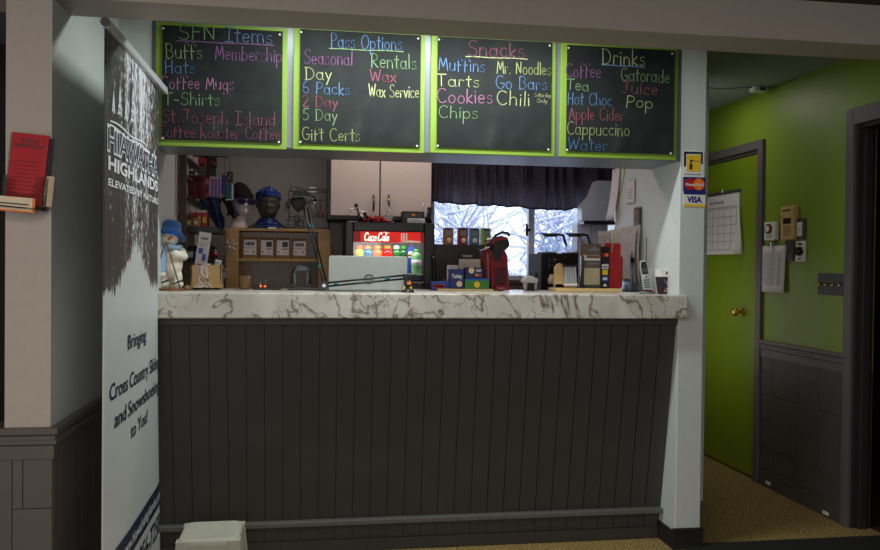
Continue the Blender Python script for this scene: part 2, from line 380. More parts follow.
# wainscot planking (staggered boards) on the pillar front and side
mb = MB(); xs = [-3.2, -2.3, -1.7, -1.3, -1.12, P(13.5, 500, Y=YL).x, XL+.012]
for i in range(len(xs)-1):
    a, b = xs[i]+.0015, xs[i+1]-.0015
    if i == 5: 
        zz = P(20, 508, Y=YL).z
        mid = P(24, 500, Y=YL).x
        mb.box(a, YL-.012, zz+.0015, mid-.0015, YL, .72).box(mid+.0015, YL-.012, zz+.0015, b, YL, .72).box(a, YL-.012, .0, b, YL, zz-.0015)
    else: mb.box(a, YL-.012, 0, b, YL, .72)
y = YL
for k, dy in enumerate((.07, .13, .12, .14, .13, .15, .13)):
    y1 = min(y+dy, YP-.002); zz = .30+.1*(k % 3)
    mb.box(XL, y+.0015, zz+.0015, XL+.012, y1-.0015, .72).box(XL, y+.0015, 0, XL+.012, y1-.0015, zz-.0015); y = y1
struct(mb.build('wall_left_wainscot', M_['wainsl']))
# chair rail profile round the corner
def rail(name, zt, zb, path, m, d=.03):
    prof = [(.004, zt), (d*1.0, zt), (d*1.0, zt-.018), (d*.72, zt-.026), (d*.72, zt-.036), (d*.9, zt-.040), (d*.9, zt-.050), (d*.55, zt-.056), (d*.55, zb), (.004, zb)]
    mb = MB(); rows = []
    for (x, y, nx, ny) in path: rows.append([(x+nx*o, y+ny*o, z) for o, z in prof])
    k = len(prof); vs = [v for r in rows for v in r]
    mb.add(vs, [(i*k+j, i*k+(j+1) % k, (i+1)*k+(j+1) % k, (i+1)*k+j) for i in range(len(rows)-1) for j in range(k)])
    mb.add(rows[0], [list(range(k))]); mb.add(rows[-1], [list(range(k))[::-1]])
    return struct(mb.build(name, m))
zr1 = P(49, 428.5, Y=YL-.03).z; zr2 = P(52.7, 458.7, Y=YL-.015).z
rail('trim_1', zr1, zr2, [(-3.2, YL, 0, -1), (XL, YL, 1, -1), (XL, YP, 1, 0)], M_['wainsl'])
sbox('baseboard_left', M_['wainsl'], XL+.012, YL-.01, 0, XL+.026, YP, .1)
sbox('wall_left_return', M_['wall'], XL-.12, YP, 0, XK, 4.16, ZC)        # face beside the first board and its return
sbox('wall_kitchen_left', M_['kwall'], XK-.12, 4.16, 0, XK+.005, YK, ZC)
# right pillar and stub
mb = MB(); mb.box(XPL, YP, 0, XPR, 4.40, ZC)
struct(mb.build('wall_right_pillar', M_['wall'], bevel=.004))
mb = MB(); mb.box(XPL-.012, YP-.012, 0, XPR+.01, YP, .085).box(XPL-.012, YP, 0, XPL, 3.78, .085).box(XPL-.015, YP-.015, .085, XPR+.012, YP, .10)
struct(mb.build('baseboard_right', M_['blackm'], bevel=.002))
sbox('wall_kitchen_right', M_['wall'], XPR, 4.30, 0, 2.2, 4.40, ZC)
sbox('wall_kitchen_side', M_['wall'], 2.15, 4.40, 0, 2.2, YK, ZC)
sbox('wall_corridor_left', M_['wall'], 2.15, YK+.1, 0, 2.2, 6.05, ZC)
# back wall with the window opening
WX0, WX1, WZ0, WZ1 = P(430, 250, Y=YK).x, 2.12, P(500, 280, Y=YK).z, P(520, 186, Y=YK).z
mb = MB(); mb.box(-3.2, YK, 0, WX0, YK+.1, ZC).box(WX1, YK, 0, 2.2, YK+.1, ZC).box(WX0, YK, 0, WX1, YK+.1, WZ0).box(WX0, YK, WZ1, WX1, YK+.1, ZC)
struct(mb.build('wall_back', M_['kwall']))
mb = MB(); fr = .03
xm = P(532, 240, Y=YK).x
mb.box(WX0, YK+.02, WZ0, WX0+fr, YK+.07, WZ1).box(WX1-fr, YK+.02, WZ0, WX1, YK+.07, WZ1).box(WX0, YK+.02, WZ1-fr, WX1, YK+.07, WZ1).box(WX0, YK+.02, WZ0, WX1, YK+.07, WZ0+fr)
mb.box(xm-.02, YK+.01, WZ0, xm+.02, YK+.07, WZ1)
w = struct(mb.build('window_1', mat('window_vinyl', (206, 210, 224), .4), bevel=.003))
MB().box(WX0+fr, YK+.045, WZ0+fr, xm-.02, YK+.05, WZ1-fr).box(xm+.02, YK+.045, WZ0+fr, WX1-fr, YK+.05, WZ1-fr).build('window_pane', GL, w)
q = P(527, 230, Y=YK); MB().box(q.x-.008, YK-.004, q.z-.04, q.x+.008, YK+.012, q.z+.04).cbox((q.x+.006, YK-.004, q.z), (.03, .012, .02)).build('window_latch', M_['black'], w, bevel=.003)
MB().box(WX0-.02, YK-.04, WZ0-.03, WX1, YK+.03, WZ0).build('window_sill', mat('brown_sill', (96, 70, 58), .5), w, bevel=.004)
# header that carries the menu boards
hz = P(430, 154.5, Y=YP).z; zb0 = P(157, 145, Y=YP).z
ZH = (P(157, 145, Y=YP).z+P(678, 160.5, Y=YP).z)/2
struct(MB().box(XK, YP, ZH, XPL, YP+.34, ZC).build('wall_header', M_['header'], bevel=.004))
# green corridor wall with two openings
def gy(px, py): return P(px, py, X=XG)
d1y0 = gy(760, 300).y; dz = P(757, 150, X=XG).z           # corridor door: near edge and head
d2y1 = gy(853, 300).y; d2z = P(853, 126, X=XG).z
mb = MB(); D1 = d1y0+.83
mb.box(XG, d2y1, .80, XG+.12, d1y0, ZC).box(XG, d1y0, dz, XG+.12, D1, ZC).box(XG, D1, 0, XG+.12, 5.95, ZC).box(XG, YBB, d2z, XG+.12, d2y1, ZC)
struct(mb.build('wall_green', M_['green']))
sbox('wall_green_lower', M_['wains'], XG, d2y1, 0, XG+.12, d1y0, .80)
sbox('wall_light_block', M_['beige'], XG+.13, YL, 0, 4.4, YBB, ZU)  # unseen wall added to keep front-room light out of the side room
sbox('wall_side_dark', M_['dark'], 3.9, 2.6, 0, 4.0, 5.95, ZC)  # coloured dark too, in place of the side room's shade
# panel joints of the corridor wainscot
zg = P(800, 346, X=XG).z
rail('trim_2', zg, zg-.10, [(XG, d1y0-.03, -1, 0), (XG, d2y1+.02, -1, 0)], M_['trim'], .025)
mb = MB(); ys = [d1y0-.035, d1y0-.16, d1y0-.42, d1y0-.62, d2y1+.03]
zs = [.10, .24, .40, .56, .70, zg-.1]
for i in range(4):
    for j in range(5):
        if i > 0 and (i+j) % 2: continue
        h2 = zs[j+2] if i > 0 and j+2 < len(zs) else zs[j+1]
        if i > 0: h2 = min(h2, zs[-1])
        mb.box(XG-.008, ys[i+1]+.0015, zs[j]+.0015, XG, ys[i]-.0015, h2-.0015)
mb2 = MB()
struct(mb.build('wall_green_wainscot', M_['wains']))
mb = MB().box(XG-.014, d2y1+.02, 0, XG, d1y0-.035, .095)
bb = struct(mb.build('baseboard_green', M_['wains'], bevel=.002))
for (px, py) in ((768.5, 483), (826, 513)):
    q = P(px, py, X=XG-.014); MB().cbox((q.x-.003, q.y, q.z), (.006, .05, .018)).build('vent_plate', M_['white'], bb, bevel=.002)
# casings
mb = MB(); c = .055; t = .022
mb.box(XG-t, d1y0-c+.02, 0, XG, d1y0+.02, dz+c).box(XG-t, d1y0+.02, dz, XG, D1-.02, dz+c).box(XG-t, D1-.02, 0, XG, D1+c-.02, dz+c)
mb.box(XG-.004, d1y0, 0, XG+.12, d1y0+.02, dz).box(XG-.004, d1y0+.02, dz-.02, XG+.12, D1, dz)
fr_ = struct(mb.build('trim_3', M_['trim'], bevel=.003))
mb = MB(); c2 = .085
mb.box(XG-t, d2y1-.01, 0, XG, d2y1+c2*.55, d2z+c2).box(XG-t, YBB, d2z, XG, d2y1, d2z+c2)
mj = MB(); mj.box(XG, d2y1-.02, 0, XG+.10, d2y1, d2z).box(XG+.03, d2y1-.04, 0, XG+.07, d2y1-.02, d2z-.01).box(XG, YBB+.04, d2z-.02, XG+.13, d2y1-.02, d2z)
struct(mb.build('trim_4', M_['trim'], bevel=.003))
struct(mj.build('trim_5', mat('shaded_jamb', (40, 37, 38), .5), bevel=.002))  # same trim as the casing, with its shade put into the colour
# corridor door with knob and hinge
dr = struct(MB().box(XG+.006, d1y0+.024, .012, XG+.046, D1-.004, dz-.024).build('door_1', M_['doorg'], bevel=.002))
q = P(742, 312, X=XG); mb = MB()
mb.cone((XG+.006, q.y, q.z), (XG-.004, q.y, q.z), .028, n=20).cone((XG-.004, q.y, q.z), (XG-.035, q.y, q.z), .011).ell((XG-.047, q.y, q.z), (.022, .027, .027))
mb.build('door_handle', M_['brass'], dr)
MB().box(XG-.003, d1y0+.012, q.z-.06, XG+.006, d1y0+.03, q.z+.04).build('door_hinge', M_['brass'], dr)
# outside: snow and snow-laden shrubs
mb = MB(); mb.grid(lambda u, v: (-14+28*u, 5.6+20*v, -.4+2.2*v+.25*noise.noise(Vector((u*9, v*7, 0)))), 60, 40)
SNOW = mat('snow', (236, 240, 250), .9, var=.03, bump=.6, bscale=8)
struct(mb.build('ground_outside', SNOW, solid=.02))
SNB = mat('shrub_snow', (214, 218, 234), .9, var=.05); TWG = mat('lavender_twig', (176, 178, 200), .9, var=.2)
SH = [(.9, 7.5, .8, 1.9), (2.0, 7.5, .8, 1.7), (3.1, 7.6, .9, 2.1), (1.4, 8.6, 1.1, 2.6), (2.6, 8.8, 1.2, 2.9), (3.9, 9.0, 1.2, 3.0), (2.0, 10.8, 1.5, 3.6), (3.7, 11.0, 1.5, 3.9)]
SHL = ['nearest snow-laden shrub behind the left window pane', 'low snow-laden shrub behind the middle of the window', 'snow-laden shrub behind the right window pane', 'taller snow-laden shrub second back on the left of the window', 'taller snow-laden shrub second back at the window centre', 'taller snow-laden shrub second back on the right of the window', 'farthest snowy tree seen through the left window pane', 'farthest snowy tree seen through the right window pane']
for i, (x, y, r, h_) in enumerate(SH):
    gz = -.4+2.2*(y-5.6)/20-.1
    t = thing('snowy_shrub', SHL[i], 'shrub', (x, y, gz)); rng = random.Random(i); mb = MB(); sn = MB()
    for k in range(300):
        a = rng.uniform(0, 2*PI); e = rng.uniform(.1, 1.45); zb_ = rng.uniform(.0, h_*.85)
        p0 = Vector((rng.uniform(-.25, .25)*r, rng.uniform(-.25, .25)*r, zb_)); l = r*rng.uniform(.35, .9)*(1.1-zb_/h_*.6)
        d = Vector((math.cos(a)*math.cos(e), math.sin(a)*math.cos(e), math.sin(e)*.8)); w = Vector((rng.uniform(-.2, .2), rng.uniform(-.2, .2), rng.uniform(-.25, .1)))
        pts = [p0+d*l*s+w*l*s*s for s in (0, .25, .5, .75, 1)]
        mb.tube(pts, .01, 4, rs=[.009, .007, .005, .004, .003])
        rr = rng.uniform(.6, 1.5)
        sn.tube([p+Vector((rng.uniform(-.01, .01), 0, .016)) for p in pts], .02, 5, rs=[.006*rr, .012*rr, .008*rr, .013*rr, .006*rr])
    mb.build('branches', TWG, t); sn.build('snow_cover', SNB, t)
# ------------------------------------------------------------------ counter
YM = 3.53; x_end = P(688, 305, Y=YM).x
mb = MB(); mb.prism([(XK-.10, YM), (x_end, YM), (x_end, YP), (XPL, YP), (XPL, 4.2), (XK, 4.2), (XK, YP), (XK-.10, YP)], ZM, ZT, 'z')
tag(mb.build('countertop', M_['marble'], bevel=.005), 'thick white marble countertop with brown veins on the charcoal service counter', 'countertop')
cn = thing('service_counter', 'charcoal plank-fronted service counter under the marble top', 'counter', (0, 0, 0))
TOPY = YP+.01; zk = (P(165, 525, Y=3.74).z+P(663, 507, Y=3.74).z)/2; BOTY = 3.735
XR = XPL-.002; XW = XK-.0
n = 30; w = (XR-XW)/n; mb = MB()
for i in range(n):
    a, b = XW+i*w+.0022, XW+(i+1)*w-.0022
    vs = []
    for (y, z) in ((TOPY, ZM), (BOTY, zk)):
        vs += [(a, y, z), (b, y, z), (b, y+.02, z), (a, y+.02, z)]
    mb.add(vs, [(0, 1, 5, 4), (1, 2, 6, 5), (2, 3, 7, 6), (3, 0, 4, 7), (0, 3, 2, 1), (4, 5, 6, 7)])
mb.add([(XW, TOPY+.008, ZM), (XR, TOPY+.008, ZM), (XR, BOTY+.008, zk), (XW, BOTY+.008, zk)], [(0, 1, 2, 3)])
mb.build('plank_front', M_['counter'], cn)
MB().box(XW, TOPY-.012, ZM-.03, XR, TOPY+.012, ZM-.001).build('top_batten', M_['counter'], cn, bevel=.002)
MB().box(XW, BOTY-.035, zk-.02, XR, BOTY+.03, zk+.004).build('kick_rail', mat('rail_grey', (92, 92, 88), .4), cn, bevel=.004)
mb = MB()
for i in range(n): mb.box(XW+i*w+.002, BOTY+.012, .05, XW+(i+1)*w-.002, BOTY+.03, zk-.02)
mb.box(XW, BOTY+.018, 0, XR, BOTY+.035, zk-.01)
mb.build('toe_planks', M_['counter'], cn)
MB().box(XW, BOTY+.0, 0, XR, BOTY+.02, .055).build('base_strip', M_['counter'], cn, bevel=.002)
#==BOARDS==
def arc(cx, cy, rx, ry, a0, a1, n=9):
    return [(cx+rx*math.cos(math.radians(a0+(a1-a0)*i/n)), cy+ry*math.sin(math.radians(a0+(a1-a0)*i/n))) for i in range(n+1)]
G = {
'a': (.56, [arc(.25, .28, .22, .27, 50, 320, 10)+[(.46, .12)], [(.46, .56), (.46, .08), (.52, 0)]]),
'b': (.54, [[(.05, 1), (.05, 0)], arc(.27, .28, .22, .27, 150, -150, 10)]),
'c': (.47, [arc(.26, .28, .23, .28, 50, 315)]),
'd': (.56, [arc(.25, .28, .22, .27, 40, 320, 10), [(.47, 1), (.47, 0)]]),
'e': (.5, [[(.04, .3), (.46, .32)]+arc(.25, .29, .21, .28, 10, 315)]),
'f': (.44, [[(.46, .86)]+arc(.30, .84, .17, .22, 30, 180, 8)+[(.13, -.05)], [(.04, .48), (.34, .5)]]),
'g': (.55, [arc(.25, .3, .21, .26, 30, 330, 10), [(.46, .56), (.46, -.15)]+arc(.27, -.15, .19, .2, 0, -150, 6)]),
'h': (.52, [[(.05, 1), (.05, 0)], arc(.25, .34, .19, .22, 160, 0, 6)+[(.45, 0)]]),
'i': (.16, [[(.08, .56), (.08, 0)], [(.08, .76), (.085, .82)]]),
'k': (.45, [[(.05, 1), (.05, 0)], [(.38, .56), (.06, .24), (.42, 0)]]),
'l': (.16, [[(.08, 1), (.08, 0)]]),
'm': (.8, [[(.05, .56), (.05, 0)], arc(.22, .36, .16, .2, 160, 0, 6)+[(.39, 0)], arc(.56, .36, .17, .2, 160, 0, 6)+[(.74, 0)]]),
'n': (.52, [[(.05, .56), (.05, 0)], arc(.25, .34, .19, .22, 160, 0, 6)+[(.45, 0)]]),
'o': (.52, [arc(.26, .28, .22, .28, 90, 450, 12)]),
'p': (.54, [[(.05, .56), (.05, -.4)], arc(.27, .28, .22, .27, 150, -150, 10)]),
'r': (.4, [[(.06, .56), (.06, 0)], arc(.22, .36, .16, .19, 165, 40, 5)]),
's': (.42, [arc(.21, .43, .15, .13, 40, 260, 7)+arc(.2, .15, .17, .15, 80, -150, 8)]),
't': (.36, [[(.16, .88), (.16, .05), (.24, 0)], [(0, .6), (.34, .62)]]),
'u': (.53, [[(.05, .56), (.05, .2)]+arc(.24, .2, .19, .2, 180, 330, 6), [(.46, .56), (.46, 0)]]),
'v': (.44, [[(.02, .56), (.22, 0), (.42, .56)]]),
'w': (.62, [[(.02, .56), (.16, 0), (.31, .5), (.45, 0), (.6, .56)]]),
'x': (.44, [[(.02, .56), (.42, 0)], [(.42, .56), (.02, 0)]]),
'y': (.48, [[(.03, .56), (.22, .08)], [(.44, .56), (.08, -.38)]]),
'A': (.64, [[(.03, 0), (.3, 1), (.6, 0)], [(.12, .36), (.5, .38)]]),
'B': (.6, [[(.06, 0), (.06, 1)], [(.06, 1)]+arc(.26, .77, .24, .23, 80, -80, 7)+[(.06, .54)]+arc(.28, .27, .28, .26, 80, -90, 8)+[(.06, 0)]]),
'C': (.66, [arc(.38, .5, .34, .5, 50, 312, 12)]),
'D': (.68, [[(.08, 0), (.08, 1)], [(0, 1)]+arc(.2, .5, .42, .5, 85, -85, 12)+[(0, .0)]]),
'F': (.52, [[(.06, 0), (.06, 1), (.5, 1)], [(.06, .54), (.42, .54)]]),
'G': (.7, [arc(.38, .5, .34, .5, 55, 340, 12)+[(.7, .42), (.4, .42)]]),
'H': (.62, [[(.06, 0), (.06, 1)], [(.54, 0), (.54, 1)], [(.06, .5), (.54, .54)]]),
'I': (.5, [[(.24, 0), (.26, 1)], [(.02, 1), (.5, 1.0)], [(.0, 0), (.5, .0)]]),
'J': (.58, [[(.08, 1), (.56, 1)], [(.36, 1), (.36, .25)]+arc(.18, .22, .18, .22, 0, -150, 7)]),
'M': (.8, [[(.04, 0), (.14, 1), (.4, .25), (.64, 1), (.76, 0)]]),
'N': (.66, [[(.06, 0), (.08, 1), (.54, 0), (.58, 1)]]),
'O': (.74, [arc(.37, .5, .33, .5, 90, 450, 16)]),
'P': (.56, [[(.06, 0), (.08, 1)]+arc(.26, .74, .27, .26, 90, -90, 9)+[(.07, .46)]]),
'R': (.6, [[(.06, 0), (.08, 1)]+arc(.26, .75, .25, .25, 90, -90, 9)+[(.1, .48), (.56, 0)]]),
'S': (.6, [arc(.32, .76, .24, .24, 35, 265, 9)+arc(.29, .26, .26, .26, 80, -150, 9)]),
'T': (.6, [[(.0, 1), (.6, 1)], [(.29, 1), (.29, 0)]]),
'W': (.86, [[(.02, 1), (.22, 0), (.43, .85), (.62, 0), (.84, 1)]]),
'2': (.56, [arc(.27, .74, .23, .26, 160, -30, 8)+[(.04, 0), (.54, .02)]]),
'5': (.56, [[(.5, 1), (.1, 1), (.08, .58)]+arc(.25, .3, .25, .3, 100, -140, 9)]),
'6': (.54, [arc(.5, .5, .44, .55, 110, 190, 6)+arc(.28, .26, .22, .26, 180, 530, 11)]),
'-': (.42, [[(.05, .4), (.36, .4)]]), '.': (.2, [[(.08, .02), (.09, .04)]]), ' ': (.36, []),
}
YF = YP-.02
def write(board, text, x0, y0, x1, y1, cap, col, **k):
    if cap < 6: k['wd'] = .0017
    # one part per word
    tot = 0; spans = []; ws = text.split(' ')
    adv = lambda s: sum(G[c][0]+.10 for c in s)-.10
    for w in ws: spans.append((tot, tot+adv(w))); tot += adv(w)+.10+G[' '][0]+.10
    tot -= .20+G[' '][0]
    for w, (s0, s1) in zip(ws, spans):
        write_word(board, w, x0+(x1-x0)*s0/tot, y0+(y1-y0)*s0/tot, x0+(x1-x0)*s1/tot, y0+(y1-y0)*s1/tot, cap, col, **k)
def write_word(board, text, x0, y0, x1, y1, cap, col, name='chalk_writing', wd=.0040, serif=False):
    a = P(x0, y0, Y=YF-.0035); b = P(x1, y1, Y=YF-.0035)
    u = (b-a); Wm = u.length; u.normalize(); v = Vector((-u.z, 0, u.x)); hm = cap*px2m(a)
    tot = 0; gl = []
    for ch in text:
        w, st = G[ch]; gl.append((tot, st)); tot += w+.10
    tot -= .10; sx = Wm/tot; mb = MB(); rng = random.Random(hash(text) % 1000 if False else sum(map(ord, text)))
    org = board.location
    for gx, st in gl:
        jit = rng.uniform(-.03, .03); sk = rng.uniform(-.03, .05); hs = rng.uniform(.96, 1.05)
        for s in st:
            pts = [((gx+p[0]+p[1]*sk)*sx, (p[1]*hs+jit)*hm) for p in s]
            mb.stroke(pts, wd, lambda U, V: a+u*U+v*V-org)
    mb.build(name, chalk(col), board, )
def underline(board, x0, y0, x1, y1, col):
    a = P(x0, y0, Y=YF-.003)-board.location; b = P(x1, y1, Y=YF-.003)-board.location; mb = MB()
    u = (b-a).normalized(); v = Vector((-u.z, 0, u.x)); pts = []
    for i in range(9):
        pts.append(((b-a).length*i/8, math.sin(i*1.3)*.0012))
    mb.stroke(pts, .0042, lambda U, V: a+u*U+v*V); mb.build('underline', chalk(col), board)
PK = (168, 114, 150); DP = (130, 80, 98); GN = (122, 152, 112); YG = (152, 160, 110); BL = (98, 130, 174); MV = (130, 90, 132); YW = (174, 178, 132); RD = (142, 82, 98); DB = (74, 108, 148)
boards = [
 ('SFN Items', (153.3, 157, 288.3, 285.5), (22, 27, 145, 149.5), [('SFN', 178, 39.8, 216, 40, 14, GN), ('Items', 225, 41.5, 272.5, 43.5, 15, BL), ('Buffs', 166, 58.5, 202.5, 58.5, 15, YG), ('Membership', 215, 59.5, 282, 62, 14, MV), ('Hats', 165, 73, 195, 73.5, 12.5, BL), ('Coffee Mugs', 161, 88.5, 234, 90, 13, PK), ('T-Shirts', 164, 105, 220, 105.5, 12.5, GN), ('St Joseph Island', 162, 122.5, 275.5, 126, 13.5, DP), ('Coffee Roaster Coffee', 159.5, 137, 280.5, 140, 12.5, DP)], [(177, 40.8, 273.7, 45.2, MV)]),
 ('Pass Options', (292.5, 294, 425, 424.5), (25.6, 31.5, 149, 153), [('Pass Options', 331, 47.5, 402, 50, 14, BL), ('Seasonal', 304, 64, 352.5, 65.5, 14.5, MV), ('Day', 305.3, 79.5, 332, 80, 12.5, YW), ('6 Packs', 302.7, 93.5, 350, 95, 12, BL), ('2 Day', 302, 106.5, 338, 107.5, 11, RD), ('5 Day', 302.5, 120, 337.5, 121, 11.5, GN), ('Gift Certs', 302, 140, 360, 141.5, 12.5, YG), ('Rentals', 371, 67.5, 416.5, 69, 14, GN), ('Wax', 370, 81.5, 396, 82, 12, RD), ('Wax Service', 368.7, 96.5, 419, 98, 12.5, YW)], [(329.5, 48.5, 403.5, 51.5, GN)]),
 ('Snacks', (430.7, 431.5, 556, 555.5), (32.3, 39.5, 152.5, 156.5), [('Snacks', 467.5, 56, 525, 58, 15.5, DP), ('Muffins', 438.5, 70.5, 485, 72, 13, BL), ('Tarts', 437, 86, 479.5, 87, 12, YW), ('Cookies', 437, 102.5, 492.7, 103.5, 14, PK), ('Chips', 438.5, 117.5, 478, 118.5, 12.5, GN), ('Mr. Noodles', 496.7, 73.5, 551, 75, 12.5, YG), ('Go Bars', 495.8, 88.5, 547, 90, 12.5, BL), ('Chili', 496.7, 105, 530, 106, 14, YW), ('Saturday', 534.5, 96.5, 551, 97.5, 4, YW), ('Only', 537, 102.5, 547.5, 103, 4, YW)], [(465.8, 56.5, 527.3, 59, YW)]),
 ('Drinks', (560.8, 561, 678, 677.7), (39.8, 48.8, 156.5, 160.2), [('Drinks', 602, 64, 645, 66, 15.5, YW), ('Coffee', 566, 77, 601, 78, 14, MV), ('Tea', 566.5, 90, 589, 91, 11, GN), ('Hot Choc', 567.6, 104.5, 612, 106, 12.5, BL), ('Apple Cider', 569, 119.5, 624, 121, 12.5, RD), ('Cappuccino', 567, 134.5, 629.5, 136, 13, YG), ('Water', 567.6, 149.5, 608, 151, 12, DB), ('Gatorade', 621, 80.5, 669.5, 83, 13, GN), ('Juice', 621.7, 93, 658, 95, 12, RD), ('Pop', 625.7, 107, 653, 108.5, 12, YW)], [(602, 64.8, 645, 67.3, BL)]),
]
for nm, xs, zs, lines, uls in boards:
    xl = (P(xs[0], zs[0], Y=YF).x+P(xs[1], zs[2], Y=YF).x)/2; xr = (P(xs[2], zs[1], Y=YF).x+P(xs[3], zs[3], Y=YF).x)/2
    zt = (P(xs[0], zs[0], Y=YF).z+P(xs[2], zs[1], Y=YF).z)/2; zb = (P(xs[1], zs[2], Y=YF).z+P(xs[3], zs[3], Y=YF).z)/2
    W2, H2 = (xr-xl)/2, (zt-zb)/2; cx, cz = (xl+xr)/2, (zt+zb)/2
    b = thing('menu_board', 'lime-edged chalkboard menu headed %s on the header above the counter' % nm, 'menu board', (cx, YP, cz), group='chalkboard menus above the counter')
    MB().box(-W2, -.014, -H2, W2, 0, H2).build('backing_panel', M_['lime'], b, bevel=.002)
    i1 = .028
    MB().box(-W2+i1, -.0215, -H2+i1*.95, W2-i1*.7, -.014, H2-i1*.55).build('chalkboard_panel', M_['board'], b)
    for sx in (-1, 1):
        for sz in (-1, 1):
            MB().cone((sx*(W2-i1-.004), -.0215, sz*(H2-i1-.002)), (sx*(W2-i1-.004), -.025, sz*(H2-i1-.002)), .005, .004, 10).build('pin', M_['white'], b)
    for L_ in lines: write(b, *L_)
    for U_ in uls: underline(b, *U_)
#==BANNER==
BX = -.63; by0 = P(103, 300, X=BX).y; by1 = P(163.5, 262, X=BX).y; ztop = (P(104, 26, X=BX).z+P(160, 90, X=BX).z)/2+.018
bt = thing('banner_stand', 'tall pull-up banner with a snowy forest print beside the left end of the counter', 'banner', (BX, by0, 0))
BW = by1-by0
def bf(y, z, off=0):
    # gentle curl away at the far edge
    k = max(0, (y-BW*.86)/(BW*.14)); return Vector((-.034*k*k*min(1, max(0, z/1.6))+off+.004*math.sin(y*5), y, z))
mb = MB(); mb.grid(lambda u, v: bf(u*BW, .03+(ztop-.05)*v), 40, 30); mb.build('printed_panel', M_['banner'], bt, solid=.0012)
MB().box(-.008, -.012, ztop-.022, .016, BW-.012, ztop+.010).build('top_rail', mat('satin_silver', (214, 218, 220), .3, metal=.3, var=.02), bt, bevel=.007)
MB().cone((.005, -.016, ztop-.006), (.005, -.010, ztop-.006), .014, n=12).build('rail_cap', M_['greyd'], bt)
MB().box(-.05, -.01, 0, .06, BW+.01, .06).build('base_cassette', M_['alu'], bt, bevel=.015)
MB().cone((-.03, BW/2, .04), (-.03, BW/2, ztop), .011).build('support_pole', M_['alu'], bt)
def bline(text, p0, p1, h, m, nm, bold=.01, dy=0, outline=None):
    if ' ' in text and nm == 'slogan_writing':
        adv = [text_geo(w, bold)[2] for w in text.split(' ')]; tot = sum(adv)+.38*(len(adv)-1); s0 = 0
        A_ = P(p0[0], p0[1], X=BX); B_ = P(p1[0], p1[1], X=BX); zz = (A_.z+B_.z)/2-bt.location.z
        for w, ad in zip(text.split(' '), adv):
            mb = MB(); ya = A_.y-bt.location.y+(B_.y-A_.y)*s0/tot; put_text(mb, w, (0, 0, 0), (0, 1, 0), (0, 0, 1), h, (B_.y-A_.y)*ad/tot, bold, fn=lambda U, V: bf(ya+U, zz+V, .003)); mb.build(nm, m, bt); s0 += ad+.38
        return
    a = P(p0[0], p0[1], X=BX)-bt.location; b_ = P(p1[0], p1[1], X=BX)-bt.location
    z = (a.z+b_.z)/2; mb = MB()
    put_text(mb, text, (0, 0, 0), (0, 1, 0), (0, 0, 1), h, b_.y-a.y, bold, fn=lambda U, V: bf(a.y+U, z+V, .003 if outline is None else outline))
    mb.build(nm, m, bt)
hgt = lambda px, x: px*px2m(P(x, 264, X=BX))
WT = mat('white_print', (226, 228, 234), .5); DKP = mat('forest_dark_print', (62, 60, 64), .5)
bline('HIAWATHA', (106, 157), (159, 172.5), hgt(26.5, 106), WT, 'logo_writing', .055)
bline('HIAWATHA', (106.6, 156), (158.4, 171.5), hgt(23.5, 106), mat('slate_print', (70, 74, 96), .5), 'logo_writing', .0, outline=.0045)
bline('HIGHLANDS', (107, 175), (158, 187), hgt(14, 106), WT, 'logo_writing', .035)
bline('ELEVATED BY NATURE', (107, 190.5), (158.5, 200), hgt(7.5, 106), WT, 'logo_writing', .03)
# pine-tree emblem over the name
mb = MB()
for (px, top, bot) in ((112, 92, 114), (118, 86, 118), (124, 98, 122), (131, 86, 126), (139, 104, 131), (146, 112, 136)):
    a = P(px, bot, X=BX)-bt.location; tp = P(px, top, X=BX)-bt.location; hh = tp.z-a.z; pts = [(0, hh)]
    for k in range(4):
        zz = hh*(1-(k+1)/4.4); pts += [(hh*(.06+.05*k), zz), (hh*.02, zz+.01)]
    for sgn in (-1, 1): mb.stroke([(sgn*p[0], p[1]) for p in pts], .006, lambda U, V: bf(a.y+U*1.2, a.z+V, .003))
    mb.stroke([(0, 0), (0, hh)], .004, lambda U, V: bf(a.y+U, a.z+V, .003))
for o in (0, .016):
    a = P(109, 116, X=BX)-bt.location
    mb.stroke([(t*.55, math.sin(t*9+o*60)*.005-o) for t in [i/16 for i in range(17)]], .006, lambda U, V: bf(a.y+U, a.z+V-.015, .003))
mb.build('tree_emblem', WT, bt)
bline('Bringing', (126, 350), (145.5, 340), hgt(15, 130), M_['navy'], 'slogan_writing', .01)
bline('Cross Country Skiing', (108.5, 394), (160.5, 372), hgt(17, 118), M_['navy'], 'slogan_writing', .01)
bline('and Snowshoeing', (113, 420), (159.5, 396), hgt(16.5, 120), M_['navy'], 'slogan_writing', .01)
bline('to You!', (129, 436), (147, 424), hgt(15, 135), M_['navy'], 'slogan_writing', .01)
zb1 = P(163, 479, X=BX).z; zb2 = P(163, 501, X=BX).z
mb = MB(); mb.grid(lambda u, v: bf(u*BW, zb2+(zb1-zb2)*v, .0022), 20, 2); mb.build('address_band', M_['navy'], bt)
def bz(text, yr, z, h, m, w, nm):
    mb = MB(); put_text(mb, text, (0, 0, 0), (0, 1, 0), (0, 0, 1), h, w, .01, fn=lambda U, V: bf(yr-w+U, z+V, .0035)); mb.build(nm, m, bt)
bz('www.hiawathahighlands.com', BW-.01, zb2+.028, .042, WT, .74, 'address_writing')
bz('705-256-7258', BW-.02, zb2-.112, .088, M_['navy'], .66, 'phone_writing')
#==COUNTER ITEMS==
def at(px, py, Y): return P(px, py, Y=Y)
def top(px, Y): q = P(px, 290, Y=Y); return Vector((q.x, Y, ZT))
def M2(px, Y): return px*px2m((P(px if px > 60 else 440, 264, Y=Y)))
def pm(n, Y, px=440): return n*px2m(P(px, 264, Y=Y))
